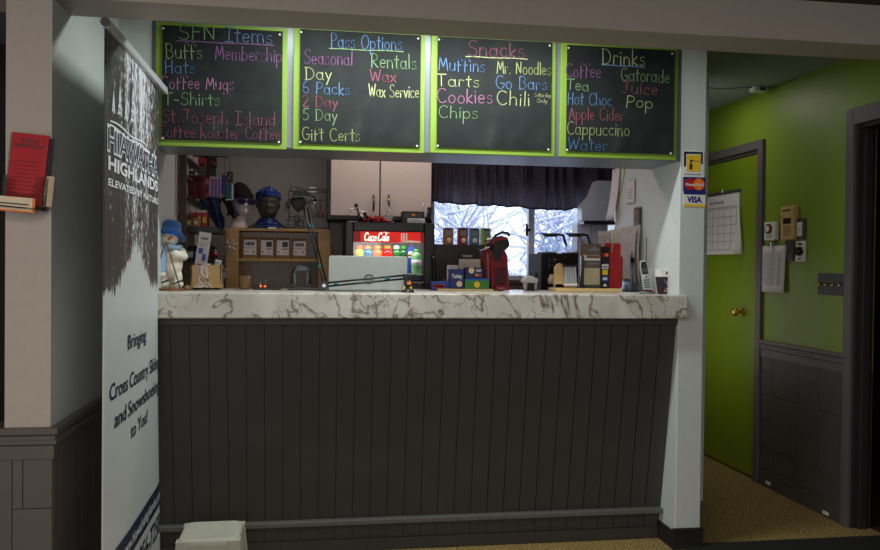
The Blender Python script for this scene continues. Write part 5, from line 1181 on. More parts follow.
MB().grid(lambda u, v: Vector((-.052+.034*u, -.057, .068+.02*v))*s, 5, 3).build('scarf_fringe', M_['white'], sn, solid=.007)
for x0, x1 in ((-.018, -.088), (-.014, .052)):
    MB().cone(Vector((x0, -.062, .235))*s, Vector((x1, -.066, .014))*s, .0032*s, n=7).build('ski_pole', M_['twig'], sn)
for sg_ in (-1, 1):
    MB().tube([Vector((sg_*.035-.03+.09*i/8, -.10+.02*i/8, .006+.01*max(0, (i-6))))*s for i in range(9)], .006*s, 8).build('ski', M_['twig'], sn)
    MB().ell(Vector((sg_*.035+.055, -.085, .014))*s, (.016*s, .014*s, .013*s), 10, 8).build('pine_cone', M_['brown'], sn)
    MB().tube([Vector((sg_*.035+.024*math.cos(a), -.012+.034*math.sin(a), .040+.010*math.cos(a)))*s for a in [2*PI*i/16 for i in range(16)]], .004*s, 6, closed=True).build('ski_strap', M_['ink'], sn)
# sign card behind the basket
Yk = 3.98; a = P(192, 275, Y=Yk); b = P(207, 231.5, Y=Yk)
t = thing('leaning_card', 'tall white card with blue pictures leaning beside the snowman', 'card', (a.x+.024, Yk, ZT), rot=(math.radians(-6), math.radians(7), 0))
w_, h_ = pm(12, Yk, 200), b.z-ZT
MB().box(-w_/2, 0, 0, w_/2, .003, h_).build('card', M_['paper'], t)
mb = MB().box(-w_*.35, -.001, h_*.62, -w_*.0, 0, h_*.72).box(0, -.001, h_*.5, w_*.3, 0, h_*.62).box(-w_*.3, -.001, h_*.34, w_*.1, 0, h_*.44); mb.build('blue_pictures', M_['blue'], t)
mb = MB(); mb.box(-w_*.3, -.001, h_*.87, w_*.3, 0, h_*.91)
mb.box(-w_*.35, -.001, h_*.8, w_*.35, 0, h_*.81).box(-w_*.35, -.001, h_*.76, w_*.2, 0, h_*.77).box(-w_*.1, -.001, h_*.26, w_*.3, 0, h_*.28); mb.build('print', M_['inkl'], t)
# basket with packets
a = P(191, 265, Y=3.84); b = P(222, 289, Y=3.84); Yb2 = 3.84
t = thing('gift_basket', 'small kraft box basket on brass feet holding wrapped packets beside the snowman', 'basket', ((a.x+b.x)/2-.002, Yb2, ZT))
w2 = (b.x-a.x)/2; hh = a.z-ZT
mb = MB(); mb.prism([(-w2*.9, .006), (w2*.9, .006), (w2, hh), (-w2, hh)], 0, .006).prism([(-w2*.9, .006), (w2*.9, .006), (w2, hh), (-w2, hh)], .094, .10).box(-w2*.9, 0, .006, w2*.9, .1, .012).box(-w2*.97, .0, .01, -w2*.9, .1, hh).box(w2*.9, 0, .01, w2*.97, .1, hh); mb.build('box_walls', M_['kraft'], t)
mb = MB(); 
for x in (-w2*.8, w2*.8):
    for y in (.01, .09): mb.ell((x, y, .004), (.006, .006, .005), 8, 6)
mb.build('feet', M_['brass'], t)
for i, (x, rz, hh2, mm, lb) in enumerate(((-.045, -12, .085, 'kraft', 'kraft packet leaning left in the small gift basket'), (-.01, 6, .10, 'paper', 'crinkled cellophane packet standing in the gift basket'), (.02, 14, .12, 'silver', 'tall silver packet leaning right in the gift basket'), (.045, 24, .085, 'greyd', 'dark grey packet leaning out at the right of the gift basket'))):
    pk_ = thing('wrapped_packet', lb, 'packet', (t.location.x+x, Yb2+.045, ZT+.014), rot=(0, math.radians(rz), 0)); mb = MB()
    mb.grid(lambda u, v: (-.016+.032*u, -.010*math.sin(PI*u)-.003*math.sin(v*17+i), hh2*v), 6, 12); mb.grid(lambda u, v: (-.016+.032*u, .010*math.sin(PI*u)+.003*math.sin(v*15+i), hh2*v), 6, 12); mb.build('wrapper', M_[mm], pk_); MB().box(-.014, -.002, hh2, .014, .002, hh2+.01).build('seal', M_[mm], pk_)
# cellophane crease ribbons at front
mb = MB(); rng = random.Random(8)
for k in range(7):
    x = rng.uniform(-w2*.8, w2*.5); pts = [(x+rng.uniform(-.02, .05)*f, -.004, .012+(hh-.015)*(1-f)) for f in (0, .35, .7, 1)]; mb.stroke([(p[0], p[2]) for p in pts], .003, lambda U, V: (U, -.002, V))
mb.build('foil_creases', M_['alu'], t)
# branch mug
Ym_ = 4.02; a = P(239.5, 279, Y=Ym_); b = P(250.5, 279, Y=Ym_); t = thing('branch_pot', 'tan pot of dry berry twigs on the counter before the pine shelf', 'pot', ((a.x+b.x)/2, Ym_, ZT)); r = (b.x-a.x)/2; hh = P(245, 276, Y=Ym_).z-ZT
MB().lathe([(r*.85, 0), (r, .006), (r, hh), (r*.88, hh), (r*.85, hh*.3)], n=18).build('pot_body', mat('pot_tan', (150, 122, 84), .6), t)
mb = MB(); bb_ = MB(); rng = random.Random(2)
for k in range(9):
    a_ = rng.uniform(0, 6.28); d = Vector((math.cos(a_)*.03, math.sin(a_)*.02, rng.uniform(.03, .06))); mb.tube([(0, 0, hh*.5), (d.x*.4, d.y*.4, hh+d.z*.5), (d.x, d.y, hh+d.z)], .0012, 5); bb_.ell((d.x, d.y, hh+d.z), (.004, .004, .004), 6, 5)
mb.build('twigs', M_['twig'], t); bb_.build('berries', M_['maroon'], t)
# black trays
for x0, x1, y0, Y, lb, lights in ((253, 281, 286, 3.98, 'flat black scanner pad with small orange lights on the counter', 1), (289, 326, 287, 3.94, 'flat black tray under the small headset on the counter', 0)):
    a = P(x0, 288, Y=Y); b = P(x1, 288, Y=Y); t = thing('flat_tray', lb, 'tray', ((a.x+b.x)/2, Y, ZT)); w2 = (b.x-a.x)/2
    MB().box(-w2, -.06, 0, w2, .06, .012).build('tray_body', M_['black'], t, bevel=.003)
    if lights:
        mb = MB()
        for k in range(2): mb.cone((-w2*.45+k*.02, -.0, .012), (-w2*.45+k*.02, 0, .02), .005)
        mb.build('indicator_light', mat('amber_light', (255, 110, 40), .4, emit=1.5), t); MB().cone((-w2*.5, .02, .012), (-w2*.5, .02, .034), .003).cone((-w2*.1, .03, .012), (-w2*.1, .03, .05), .002).build('pins', M_['chrome'], t)
    else: MB().box(-w2*.7, -.04, .012, w2*.2, .03, .014).build('rubber_inlay', M_['greyd'], t)
# headset-like arch
Ya = 3.96; a = P(290.5, 280, Y=Ya); b = P(311.5, 280, Y=Ya); zt2 = P(300, 265.5, Y=Ya).z; t = thing('ice_cleat', 'black rubber arch with a blue-grey top pad standing on the black tray', 'boot cleat', ((a.x+b.x)/2, Ya, ZT+.014)); w2 = (b.x-a.x)/2; hh = zt2-ZT-.014
mb = MB(); mb.tube([(-w2+.006, 0, .004), (-w2+.004, 0, hh*.4), (-w2*.85, 0, hh*.65), (-w2*.5, 0, hh*.88), (0, 0, hh*.95), (w2*.5, 0, hh*.88), (w2*.85, 0, hh*.65), (w2-.004, 0, hh*.4), (w2-.006, 0, .004)], .006, 8); mb.build('arch', M_['black'], t)
MB().prism([(-w2*.72, hh*.62), (-w2*.5, hh*.90), (-w2*.22, hh), (w2*.3, hh), (w2*.55, hh*.9), (w2*.8, hh*.62), (w2*.5, hh*.76), (-w2*.4, hh*.76)], -.012, .012).build('top_pad', mat('blue_grey', (104, 120, 132), .5), t, bevel=.003)
for sg_ in (-1, 1):
    MB().cone((sg_*w2*.55, -.004, .004), (sg_*w2*.62, -.004, hh*.7), .0028).build('strap', M_['silver'], t); MB().box(sg_*w2*.8-.008, -.008, 0, sg_*w2*.8+.008, .008, .018).build('foot', M_['black'], t, bevel=.002)
# desk lamp arm
YA = 3.74
ax = lambda px, py: P(px, py, Y=YA)
o0 = ax(408, 290); lamp = thing('articulated_arm', 'black articulated lamp arm with teal springs clamped on the counter', 'lamp', (o0.x, YA, ZT))
L_ = lambda px, py, dy=0: ax(px, py)-lamp.location+Vector((0, dy, 0))
J = L_(324, 287.5-2.0); J.z = max(J.z, .013); E1 = L_(404, 277.5); Hd = L_(304, 203)
MB().lathe([(.030, 0), (.030, .006), (.014, .012), (.011, .03)], n=20).build('base_clamp', M_['black'], lamp)
MB().box(-.02, -.014, .03, .014, .014, .055).box(-.024, -.006, .055, .004, .006, .085).build('base_head', M_['black'], lamp, bevel=.003)
MB().box(-.006, -.0155, .036, .012, -.014, .05).build('maker_plate', M_['orange'], lamp); MB().cone((-.02, -.016, .02), (-.02, .016, .02), .006).cone((.012, -.016, .022), (.012, .016, .022), .006).build('brass_knob', M_['brass'], lamp)
for k, dz_ in enumerate((.0, .016)):
    MB().cone(J+Vector((.012, 0, dz_-.004)), E1+Vector((0, 0, dz_-.006)), .0045, n=8).build('lower_rod', M_['black'], lamp)
    MB().cone(J+Vector((-.004+.016*k, 0, .008)), Hd+Vector((-.004+.018*k, 0, -.01)), .0045, n=8).build('upper_rod', M_['black'] if not k else M_['blackmet'], lamp)
MB().cone(J+Vector((0, -.014, .0)), J+Vector((0, .014, 0)), .021, n=24).build('elbow_joint', M_['black'], lamp); MB().cone(J+Vector((0, -.0165, .0)), J+Vector((0, -.014, 0)), .008, n=16).build('elbow_bolt', M_['alu'], lamp)
def mixp(a, b, f): return a+(b-a)*f
for a_, b_, f0, f1 in ((J, Hd, .20, .24), (J, Hd, .68, .73), (J, E1, .12, .17), (J, E1, .76, .82)):
    MB().cone(mixp(a_, b_, f0)+Vector((0, -.005, .004)), mixp(a_, b_, f1)+Vector((0, -.005, .004)), .0055, n=8).build('teal_spring', M_['teal'], lamp)
MB().cone(Hd+Vector((.01, -.012, -.01)), Hd+Vector((.01, .012, -.01)), .014, n=16).build('head_joint', M_['black'], lamp)
mb = MB(); mb.lathe([(.014, .03), (.022, .02), (.034, -.01), (.037, -.025), (.033, -.022), (.018, .016)], n=24)
mb.M = None; hd_ = mb.build('lamp_head', M_['blackm'], lamp); hd_.location = Hd+Vector((-.020, -.01, .0)); hd_.rotation_euler = (math.radians(20), math.radians(60), 0)
# laptop
YLp = 3.82; a = P(328.5, 290, Y=YLp); b = P(406.5, 290, Y=YLp); zt2 = P(367, 256, Y=YLp-.03).z
t = thing('laptop', 'open silver laptop seen from the back of its lid on the counter', 'laptop', ((a.x+b.x)/2, YLp, ZT)); w2 = (b.x-a.x)/2; hh = zt2-ZT
MB().box(-w2, 0, 0, w2, .25, .016).build('keyboard_base', M_['silver'], t, bevel=.004); MB().box(-w2+.03, .04, .016, w2-.03, .15, .018).build('keyboard', M_['black'], t)
ld = MB().prism(rrect(2*w2, hh-.008, .010), -.004, .004).build('lid', M_['silver'], t, bevel=.0015); ld.location = (0, -.016, .008+(hh-.008)/2); ld.rotation_euler = (math.radians(7), 0, 0)
mb = MB(); mb.tube([(.021*math.cos(a_), -.006, .021*math.sin(a_)) for a_ in [2*PI*i/28 for i in range(28)]], .002, 6, closed=True); put_text(mb, 'DELL', (-.015, -.0062, -.0055), U3, V3, .011, .030, .03)
lg = mb.build('lid_emblem', M_['black'], ld); lg.location = (.004, 0, -.028)
MB().box(-w2+.01, -.001, -.0035+.0, w2-.01, .006, .004).build('hinge', M_['black'], t)
# ---- tea boxes and coffee maker
YT = 4.02
wb = MB().box(P(436, 290, Y=YT).x, YT-.06, ZT, P(491, 290, Y=YT).x, YT+.13, ZT+.010).build('serving_board', M_['woodl'], bevel=.002); tag(wb, 'thin pale board under the tea boxes on the counter', 'board')
ZB_ = ZT+.010
def boxy(name, label, cat, x0, y0, x1, y1, Y, dep, m, z=ZB_, decos=(), group=None, bev=.001, rz=0):
    a = P(x0, y0, Y=Y); b = P(x1, y1, Y=Y); w, h = b.x-a.x, a.z-z
    t = thing(name, label, cat, ((a.x+b.x)/2, Y, z), group=group, rz=rz)
    MB().box(-w/2, 0, 0, w/2, dep, h).build('carton', m, t, bevel=bev)
    for nm, mm, rs in decos:
        mb = MB()
        for r in rs:
            if isinstance(r[0], str): put_text(mb, r[0], (-w/2+r[1]*w, -.0012, r[2]*h), U3, V3, r[3]*h, r[4]*w, .03)
            elif len(r) == 3: mb.ell((-w/2+r[0]*w, -.0005, r[1]*h), (r[2]*w, .0015, r[2]*w), 16, 8)
            else: mb.box(-w/2+r[0]*w, -.001, r[1]*h, -w/2+r[2]*w, .0003, r[3]*h)
        mb.build(nm, mm, t)
    return t, w, h
boxy('tea_box', 'tall blue tea box with a teacup picture on the board', 'tea box', 450.3, 269, 463.6, 288, YT-.04, .06, M_['navyb'], decos=[('cup_picture', M_['cream'], [(.68, .25, .22)]), ('cup_tea', M_['orange'], [(.68, .30, .13)]), ('lettering', M_['white'], [('Tetley', .1, .55, .2, .8)])])
boxy('tea_box', 'green tea box with a yellow and red oval lying lowest on the board', 'tea box', 465, 278.5, 489, 288, YT-.045, .075, M_['greenp'], decos=[('blue_band', M_['blue'], [(0, .84, 1, 1)]), ('yellow_oval', M_['yellow'], [(.5, .42, .13)]), ('red_oval', M_['red'], [(.5, .42, .07)])])
boxy('tea_box', 'navy tea box with an oval white label on top of the green box', 'tea box', 466, 267.5, 483, 278.3, YT-.04, .07, mat('navy_tea', (24, 34, 84), .45), z=P(476, 278.5, Y=YT-.045).z+.0005, decos=[('oval_label', M_['cream'], [(.32, .72, .17)]), ('fruit_picture', M_['orange'], [(.66, .3, .08), (.82, .32, .06)]), ('leaf', M_['yellow'], [(.58, .36, .05)]), ('lettering', M_['white'], [(.58, .74, .9, .82), (.62, .62, .86, .68)])])
boxy('sugar_box', 'light blue and red packet box left of the blue tea box', 'box', 432.5, 281.5, 449.5, 288.4, YT-.02, .06, M_['blue'], z=ZT, decos=[('red_band', M_['red'], [(.08, .25, .7, .7)]), ('lettering', M_['white'], [(.14, .38, .24, .58), (.28, .38, .38, .58), (.42, .38, .6, .58)])])
q = P(446.5, 283, Y=YT+.06); t = thing('glass_tumbler', 'small clear tumbler behind the red-banded packet box', 'tumbler', (q.x, YT+.07, ZT)); MB().lathe([(.012, 0), (.017, .003), (.020, .055), (.018, .055), (.015, .006)], n=18).build('glass_wall', GLC, t); MB().lathe([(.014, .004), (.0165, .03)], n=14).build('contents', M_['brown'], t)
boxy('paper_box', 'plain beige card box behind the navy tea box', 'box', 459.5, 259, 480.5, 268.5, YT+.035, .02, mat('beige_card', (196, 180, 170), .7))
boxy('paper_box', 'small grey-white card behind the blue tea box', 'card', 447, 265, 458, 271, YT+.03, .004, M_['paper'])
# tassimo box
YX = 4.72; q0 = P(432, 289, Y=YX); q1 = P(489, 289, Y=YX); zt2 = P(450, 244.3, Y=YX).z
t = thing('appliance_carton', 'large dark appliance carton with white lettering behind the tea boxes', 'box', ((q0.x+q1.x)/2, YX, BC)); w2 = (q1.x-q0.x)/2; hh = zt2-BC
MB().box(-w2, 0, 0, w2, .16, hh).build('carton', mat('dark_carton', (40, 34, 36), .4), t, bevel=.012)
qx = P(462, 257, Y=YX)-t.location; mb = MB(); put_text(mb, 'TASSIMO', (qx.x, -.0015, qx.z), U3, V3, .013, pm(10.5, YX), .02); mb.build('lettering', M_['white'], t)
for px0, px1, py, mm, lb in ((444.3, 453.2, 227.5, 'brown_pack', 'tall orange-brown coffee pack standing leftmost on the dark carton'), (458.8, 468, 227.5, 'dred', 'tall dark red coffee pack standing second on the dark carton'), (470, 479.5, 228, 'bluep', 'tall blue coffee pack standing third on the dark carton'), (483.8, 493, 228, 'lime', 'tall yellow-green pack standing rightmost on the dark carton')):
    mm2 = {'brown_pack': mat('amber_pack', (150, 104, 52), .5), 'dred': mat('dred_pack', (134, 30, 44), .5), 'bluep': mat('blue_pack', (58, 110, 160), .5), 'lime': mat('lime_pack', (150, 170, 40), .5)}[mm]
    if px0 > 480: px0 -= 2.2; px1 -= 2.2
    boxy('coffee_pack', lb, 'coffee pack', px0, py, px1, 244, YX+.02, .05, mm2, z=zt2, group='coffee packs on the dark carton', decos=[('grey_panel', M_['grey'], [(.2, .52, .8, .92)]), ('dark_logo', M_['ink'], [(.25, .86, .75, .95)]), ('cup_picture', M_['cream'] if mm != 'lime' else M_['greenp'], [(.55, .25, .26)])])
# red pod coffee machine
YZ = 4.02; qa = P(497, 290, Y=YZ); t = thing('coffee_machine', 'glossy dark red pod coffee machine with a black handle on the counter', 'coffee machine', (qa.x, YZ, ZT)); mx = lambda px, py: P(px, py, Y=YZ)-t.location
def pr(pts, y0, y1, nm, m, bev=.006, par=None): return MB().prism([(mx(*p).x, max(0, mx(*p).z)) for p in pts], y0, y1).build(nm, m, par or t, bevel=bev)
pr([(490, 290), (509.5, 290), (507.5, 256), (505, 250), (497, 244), (491, 246), (488.5, 254)], -.01, .16, 'body', M_['redd'], .012)
pr([(492, 240), (500, 237), (507, 239), (508.5, 245), (505, 250), (501, 251), (498, 262), (493, 260), (491, 250)], -.035, .12, 'brew_head', M_['black'], .006)
pr([(490.5, 243), (492, 238), (499, 236), (505.5, 237.5), (507, 240.5), (500, 239.5), (494, 242), (492, 248)], -.045, .13, 'head_cover', M_['redd'], .004)
MB().tube([mx(489.5, 250)+Vector((0, -.02, 0)), mx(490.5, 242)+Vector((0, -.03, 0)), mx(494, 235.5)+Vector((0, -.04, 0)), mx(500, 232.5)+Vector((0, -.045, 0)), mx(506, 233.5)+Vector((0, -.04, 0)), mx(507.5, 236)+Vector((0, -.03, 0))], .0075, 8).build('handle', M_['black'], t)
pr([(494, 268), (505, 268), (504.5, 284), (494.5, 284)], -.016, -.008, 'drip_niche', M_['dred'] if 'dred' in M_ else mat('niche_red', (70, 8, 18), .3), .003)
pr([(492.5, 286), (507, 286), (507.5, 290), (492, 290)], -.06, .0, 'drip_tray', M_['redd'], .003)
mb = MB(); put_text(mb, 'BOSCH', (mx(496.5, 288).x, -.062, mx(496.5, 288.3).z+.001), U3, V3, .005, .028); mb.build('maker_name', M_['silver'], t)
pr([(480.5, 248), (487, 247), (487.5, 266), (481, 266)], .03, .12, 'water_tank', GLC, .004); pr([(484, 250), (489.5, 248), (491, 284), (486, 284)], .02, .14, 'tank_support', M_['redd'], .005)
MB().ell(mx(489.5, 254.5)+Vector((0, -.004, 0)), (.003, .003, .003), 8, 6).build('button', M_['white'], t)
# napkins in holder right of machine
YW_ = 4.1; a = P(522.5, 290, Y=YW_); b = P(537.5, 290, Y=YW_); t = thing('cup_stack', 'pile of white paper cups and lids right of the red coffee machine', 'cups', ((a.x+b.x)/2, YW_, ZT)); w2 = (b.x-a.x)/2
hh = P(530, 276, Y=YW_).z-ZT; MB().prism([(-w2, hh*.55), (w2*.9, hh*.5), (w2, hh*.8), (w2*.3, hh), (-w2*.6, hh*.95)], -.02, .06).build('cup_pile', M_['white'], t, bevel=.006)
for x in (-w2*.55, w2*.7): MB().lathe([(.010, 0), (.014, hh*.55), (.012, hh*.55)], c=(x, .01, 0), n=14).build('cup', M_['white'], t)
MB().box(w2*.4, -.03, hh*.9, w2*.85, -.01, hh*1.25).build('black_clip', M_['black'], t, bevel=.002)
MB().box(-w2*.3, -.012, .0, w2*.5, .03, hh*.5).build('holder_base', M_['black'], t)
# ---- coffee brewer with two carafes
YR = 4.72; a = P(541, 289, Y=YR); b = P(581, 289, Y=YR); zt2 = P(560, 253.5, Y=YR).z; zlow = BC
br = thing('coffee_brewer', 'black commercial coffee brewer with red light and warmers on the back counter', 'coffee brewer', ((a.x+b.x)/2, YR, zlow)); w2 = (b.x-a.x)/2; hh = zt2-zlow
MB().box(-w2, 0, 0, w2, .30, hh).build('casing', M_['blackm'], br, bevel=.006)
rq = lambda px, py: P(px, py, Y=YR)-br.location
MB().ell(rq(554.5, 259.5), (.006, .004, .006), 10, 6).build('red_light', mat('red_led', (255, 20, 20), .3, emit=3), br)
for px in (549.5, 554):
    for py in (260, 266): c0 = rq(px, py); MB().box(c0.x-.006, -.006, c0.z-.012, c0.x+.006, .002, c0.z+.012).build('switch', M_['greyd'], br, bevel=.002)
c0 = rq(550, 284); hz2 = rq(550, 270).z
g_ = MB().lathe([(.02, 0), (.024, .004), (.024, .03), (.014, .05), (.013, .058)], c=(c0.x, -.04, c0.z), n=18).build('sugar_dispenser', M_['cream'], br)
for px in (551, 576):
    c0 = rq(px, 253.5); MB().lathe([(.062, 0), (.062, .008)], c=(c0.x, .08, hh), n=28).build('warmer_plate', M_['greyd'], br)
for i, (px, py, lb) in enumerate(((550.5, 236, 'glass coffee carafe with black collar, left one on the brewer'), (575, 236, 'glass coffee carafe with black collar, right one on the brewer'))):
    c0 = P(px, py, Y=YR+.08); t = thing('coffee_carafe', lb, 'carafe', (c0.x, YR+.08, zt2+.009), group='carafes on the coffee brewer'); h3 = c0.z-zt2-.009
    MB().lathe([(.050, 0), (.064, .010), (.070, .035), (.060, .07), (.042, h3*.9), (.040, h3)], n=28).build('glass_bowl', GLC, t)
    mb = MB(); mb.tube([(.0, 0, h3+.008), (.05, -.004, h3+.010), (.078, -.01, h3+.004), (.088, -.012, h3-.03), (.098, -.014, h3-.062)], .007, 8, rs=[.007, .008, .009, .008, .006]); mb.build('handle', M_['black'], t)
    MB().lathe([(.042, h3-.004), (.043, h3+.012), (.036, h3+.016)], n=24).prism([(-.062, h3+.018), (-.03, h3-.006), (.02, h3-.002), (.02, h3+.016)], -.02, .02).build('collar', M_['black'], t)
# ---- wooden organiser with leaflets at the right
YO = 3.92; a = P(556, 291, Y=YO); b = P(622, 291, Y=YO); org = thing('wooden_organizer', 'pale wooden desk organizer holding brochures at the right of the counter', 'organizer', (a.x, YO, ZT)); W_ = b.x-a.x
oz = lambda px, py: P(px, py, Y=YO)-org.location
MB().box(0, -.02, 0, W_*.98, .14, .018).build('base', M_['woodl'], org, bevel=.003)
MB().prism([(0, .018), (.0, oz(558, 268).z), (.014, oz(560, 264).z), (.03, oz(561, 263).z), (.045, oz(563, 267).z), (.05, .018)], .02, .045).build('side_panel', M_['woodl'], org, bevel=.003)
MB().box(.0, .02, .018, .115, .05, .04).build('cross_bar', M_['woodl'], org, bevel=.002)
q = oz(562, 266); t = thing('coin_purse_rack', 'grey ribbed packets hanging in a bunch from the wooden organizer', 'packets', tuple(org.location+Vector((q.x+.012, -.0, 0))+Vector((.03, 0, .03)))); h4 = oz(570, 264).z-.03
mb = MB()
for k in range(5):
    mb.prism([(-.030+.013*k, .01), (-.018+.013*k, .008), (-.020+.012*k, h4*.86), (-.026+.012*k, h4*.9)], -.012+.003*(k % 2), .012)
mb.build('ribbed_packets', M_['silver'], t, bevel=.002); MB().box(-.036, -.008, h4*.84, .038, .010, h4).build('black_clip', M_['black'], t, bevel=.004); MB().box(-.030, -.013, .002, .036, .012, .012).build('white_edge', M_['white'], t)
YO2 = YO+.05
t = thing('brochure_display', 'grey-brown brochure stand with cream panels in the wooden organizer', 'brochure stand', (P(590, 290, Y=YO2).x, YO2, ZT+.018), rot=(0, 0, 0)); ww = P(600.5, 290, Y=YO2).x-P(580, 290, Y=YO2).x; h5 = P(590, 243.5, Y=YO2).z-ZT-.018
MB().box(-ww/2, 0, 0, ww/2, .03, h5).build('stand_body', mat('taupe', (104, 92, 78), .5), t, bevel=.002)
MB().box(-ww*.36, -.002, h5*.08, ww*.46, 0, h5*.45).build('cream_panel', mat('cream_green', (196, 190, 152), .6), t)
MB().box(-ww*.36, -.002, h5*.62, ww*.46, 0, h5*.74).build('photo_strip', M_['white'], t); MB().box(-ww*.2, -.0025, h5*.67, ww*.44, -.001, h5*.735).build('photo_dark', M_['brown'], t)
mb = MB(); mb.box(-ww*.12, -.002, h5*.84, ww*.44, 0, h5*.88).box(-ww*.15, -.002, h5*.53, ww*.44, 0, h5*.57)
for k in range(5): mb.box(-ww*.2, -.0032, h5*(.14+.06*k), ww*.32, -.0022, h5*(.145+.06*k))
mb.prism([(0, h5*.88), (ww*.2, h5*.94), (ww*.32, h5*.88)], -.002, 0); mb.build('print', M_['inkl'], t)
MB().box(-ww*.5, -.02, 0, -ww*.36, .0, h5*.72).build('acrylic_side', ACR, t); MB().box(-ww*.36, -.014, 0, ww*.46, -.004, .012).build('lip', M_['greyd'], t)
a = P(601.5, 246.5, Y=YO2-.01); b = P(608.5, 288, Y=YO2-.01); t = thing('card_scheme_sign', 'narrow black strip of payment card emblems beside the red clipboards', 'sign', ((a.x+b.x)/2, YO2-.012, ZT+.018)); w = b.x-a.x; h6 = a.z-ZT-.018
MB().box(-w/2-.002, 0, 0, w/2+.003, .006, h6).build('black_card', M_['black'], t); 
mb = MB(); disc(-w*.14, h6*.80, w*.22)(mb); mb.build('red_disc', M_['red'], t); mb = MB(); disc(w*.18, h6*.80, w*.22, -.0015)(mb); mb.build('orange_disc', M_['orange'], t)
MB().box(-w*.42, -.001, h6*.46, w*.42, 0, h6*.58).build('white_square', M_['white'], t); mb = MB(); put_text(mb, 'VISA', (-w*.36, -.0018, h6*.49), U3, V3, h6*.05, w*.72, .04); mb.build('wording', M_['navyb'], t)
MB().box(-w*.36, -.001, h6*.32, w*.36, 0, h6*.44).build('yellow_square', M_['yellow'], t); MB().box(-w*.4, -.001, h6*.17, w*.4, 0, h6*.29).build('blue_square', M_['blue'], t); mb = MB(); mb.box(-w*.28, -.0018, h6*.2, w*.28, -.001, h6*.26); mb.prism([(-w*.3, h6*.05), (w*.3, h6*.05), (0, h6*.12)], -.001, 0); mb.build('wording', M_['white'], t)
for i, (x0, x1, y0, y1, Y, mm, lb) in enumerate(((604.5, 620.5, 243, 272, YO2+.006, M_['red'], 'bright red clipboard card standing behind the black emblem strip'), (608.5, 622.5, 256, 288, YO2+.022, mat('dull_red', (150, 40, 48), .5), 'duller red folder standing behind the bright red card'))):
    a = P(x0, y0, Y=Y); b = P(x1, y1, Y=Y); w = b.x-a.x; h = a.z-ZT-.018; t = thing('red_folder', lb, 'folder', ((a.x+b.x)/2, Y, ZT+.018)); MB().prism([(x, z+h/2) for x, z in rrect(w, h, .012)], 0, .008).build('board', mm, t, bevel=.001)
    mb = MB(); mb.box(-w*.2, -.0008, h*.86, w*.3, 0, h*.875).cone((w*.3, -.001, h*.93), (w*.3, .0005, h*.93), .003, n=8)
    for k in range(4): mb.box(-w*.3, -.0008, h*(.74-.07*k), w*.3, 0, h*(.743-.07*k))
    mb.build('print', mat('dim_red', (120, 16, 26), .6), t)
# bamboo stick up to the header
a = P(608.5, 262, Y=3.98); b = P(625.5, 166, Y=3.86); t = thing('bamboo_stick', 'thin bamboo stick rising from the organizer to the header', 'stick', (a.x, 3.975, ZT+.018)); d = b-Vector((a.x, 3.975, ZT+.018)); d2 = d*1.0
base = Vector((a.x+.004, 4.03, ZT+.018)); t.location = base; d = b-base; mb = MB(); mb.cone((0, 0, 0), d*1.04, .0035, .0028, 8)
for k in range(1, 5): mb.cone(d*(k/5-.004), d*(k/5+.004), .0045, n=8)
mb.build('stick', mat('bamboo', (186, 160, 96), .5), t)
# papers pinned on the right return wall (X = XPL)
def onwall(px, py): return P(px, py, X=XPL-.003)
def pinned(name, label, cat, x0, y0, x1, y1, m, sk=0, deco=None, curl=.0):
    a = onwall(x0, y0); b = onwall(x1, y1); t = thing(name, label, cat, (XPL-.004, (a.y+b.y)/2, b.z)); w = a.y-b.y; h = a.z-b.z
    mb = MB(); mb.grid(lambda u, v: (-.002-curl*(1-v)*(1-v)-.004*math.sin(u*3), w/2-w*u+sk*(1-v), h*v), 6, 8); mb.build('sheet', m, t, solid=.0012)
    MB().cone((-.008, 0, h*.95), (0, 0, h*.95), .005, n=10).build('push_pin', M_['maroon'], t)
    if deco: deco(t, w, h)
    return t
pinned('receipt_roll', 'long white paper strip pinned left on the white return wall', 'paper', 613, 170, 620, 219, M_['paper'], .02, curl=.03)
def keyp(t, w, h): mb = MB(); [mb.box(-.0085, -w*.3+i*w*.2, h*(.2+.12*k), -.0075, -w*.22+i*w*.2, h*(.25+.12*k)) for i in range(3) for k in range(4)]; mb.build('print_dots', M_['inkl'], t)
pinned('note_pad', 'small white note pad with a green pin on the return wall', 'note pad', 627.5, 181, 635, 203, M_['paper'], 0, keyp)
def ph(t, w, h): mb = MB().box(-.0085, -w*.38, h*.12, -.0072, w*.38, h*.86); mb.build('picture', M_['brown'], t); mb = MB().box(-.0092, -w*.1, h*.2, -.0082, w*.15, h*.6); mb.build('figure', M_['navy'], t)
pinned('photo_print', 'small framed photo print on the return wall above the hanging sheets', 'photo', 634.5, 208, 641.5, 226, M_['greyd'], 0, ph)
# wall-file of newspaper sheets
a = onwall(616, 226); b = onwall(642, 284)
t = thing('sheet_holder', 'fan of grey printed sheets in a clear holder on the return wall', 'paper holder', (XPL-.004, b.y, ZT+.004)); h = onwall(630, 226).z-ZT-.004; w = a.y-b.y
for k, (x_, wd_, h_, mm) in enumerate(((-.010, 1.0, 1.0, 'paper'), (-.028, .86, .93, 'paper'), (-.05, .6, .62, 'silver'))):
    mb = MB(); mb.grid(lambda u, v: (x_-.05*v*v*u*(1 if k < 2 else .3)-.010*math.sin(v*3), w*wd_*u*(.45+.55*v)+.01*k, h*h_*(.12+.88*v)-.02*u*v), 8, 10); mb.build('sheet', mat('newsprint', (186, 180, 176), .8), t, solid=.001)
mb = MB(); mb.grid(lambda u, v: (-.062+.02*v, w*.75*u+.0, h*.5*v), 2, 2); mb.build('clear_front', ACR, t, solid=.002); MB().box(-.06, 0, 0, 0, w*.75, .003).build('holder_base', ACR, t)
mb = MB()
for k in range(7): mb.box(-.0125-.002, w*.5, h*(.86-.05*k), -.0118, w*.9, h*(.865-.05*k))
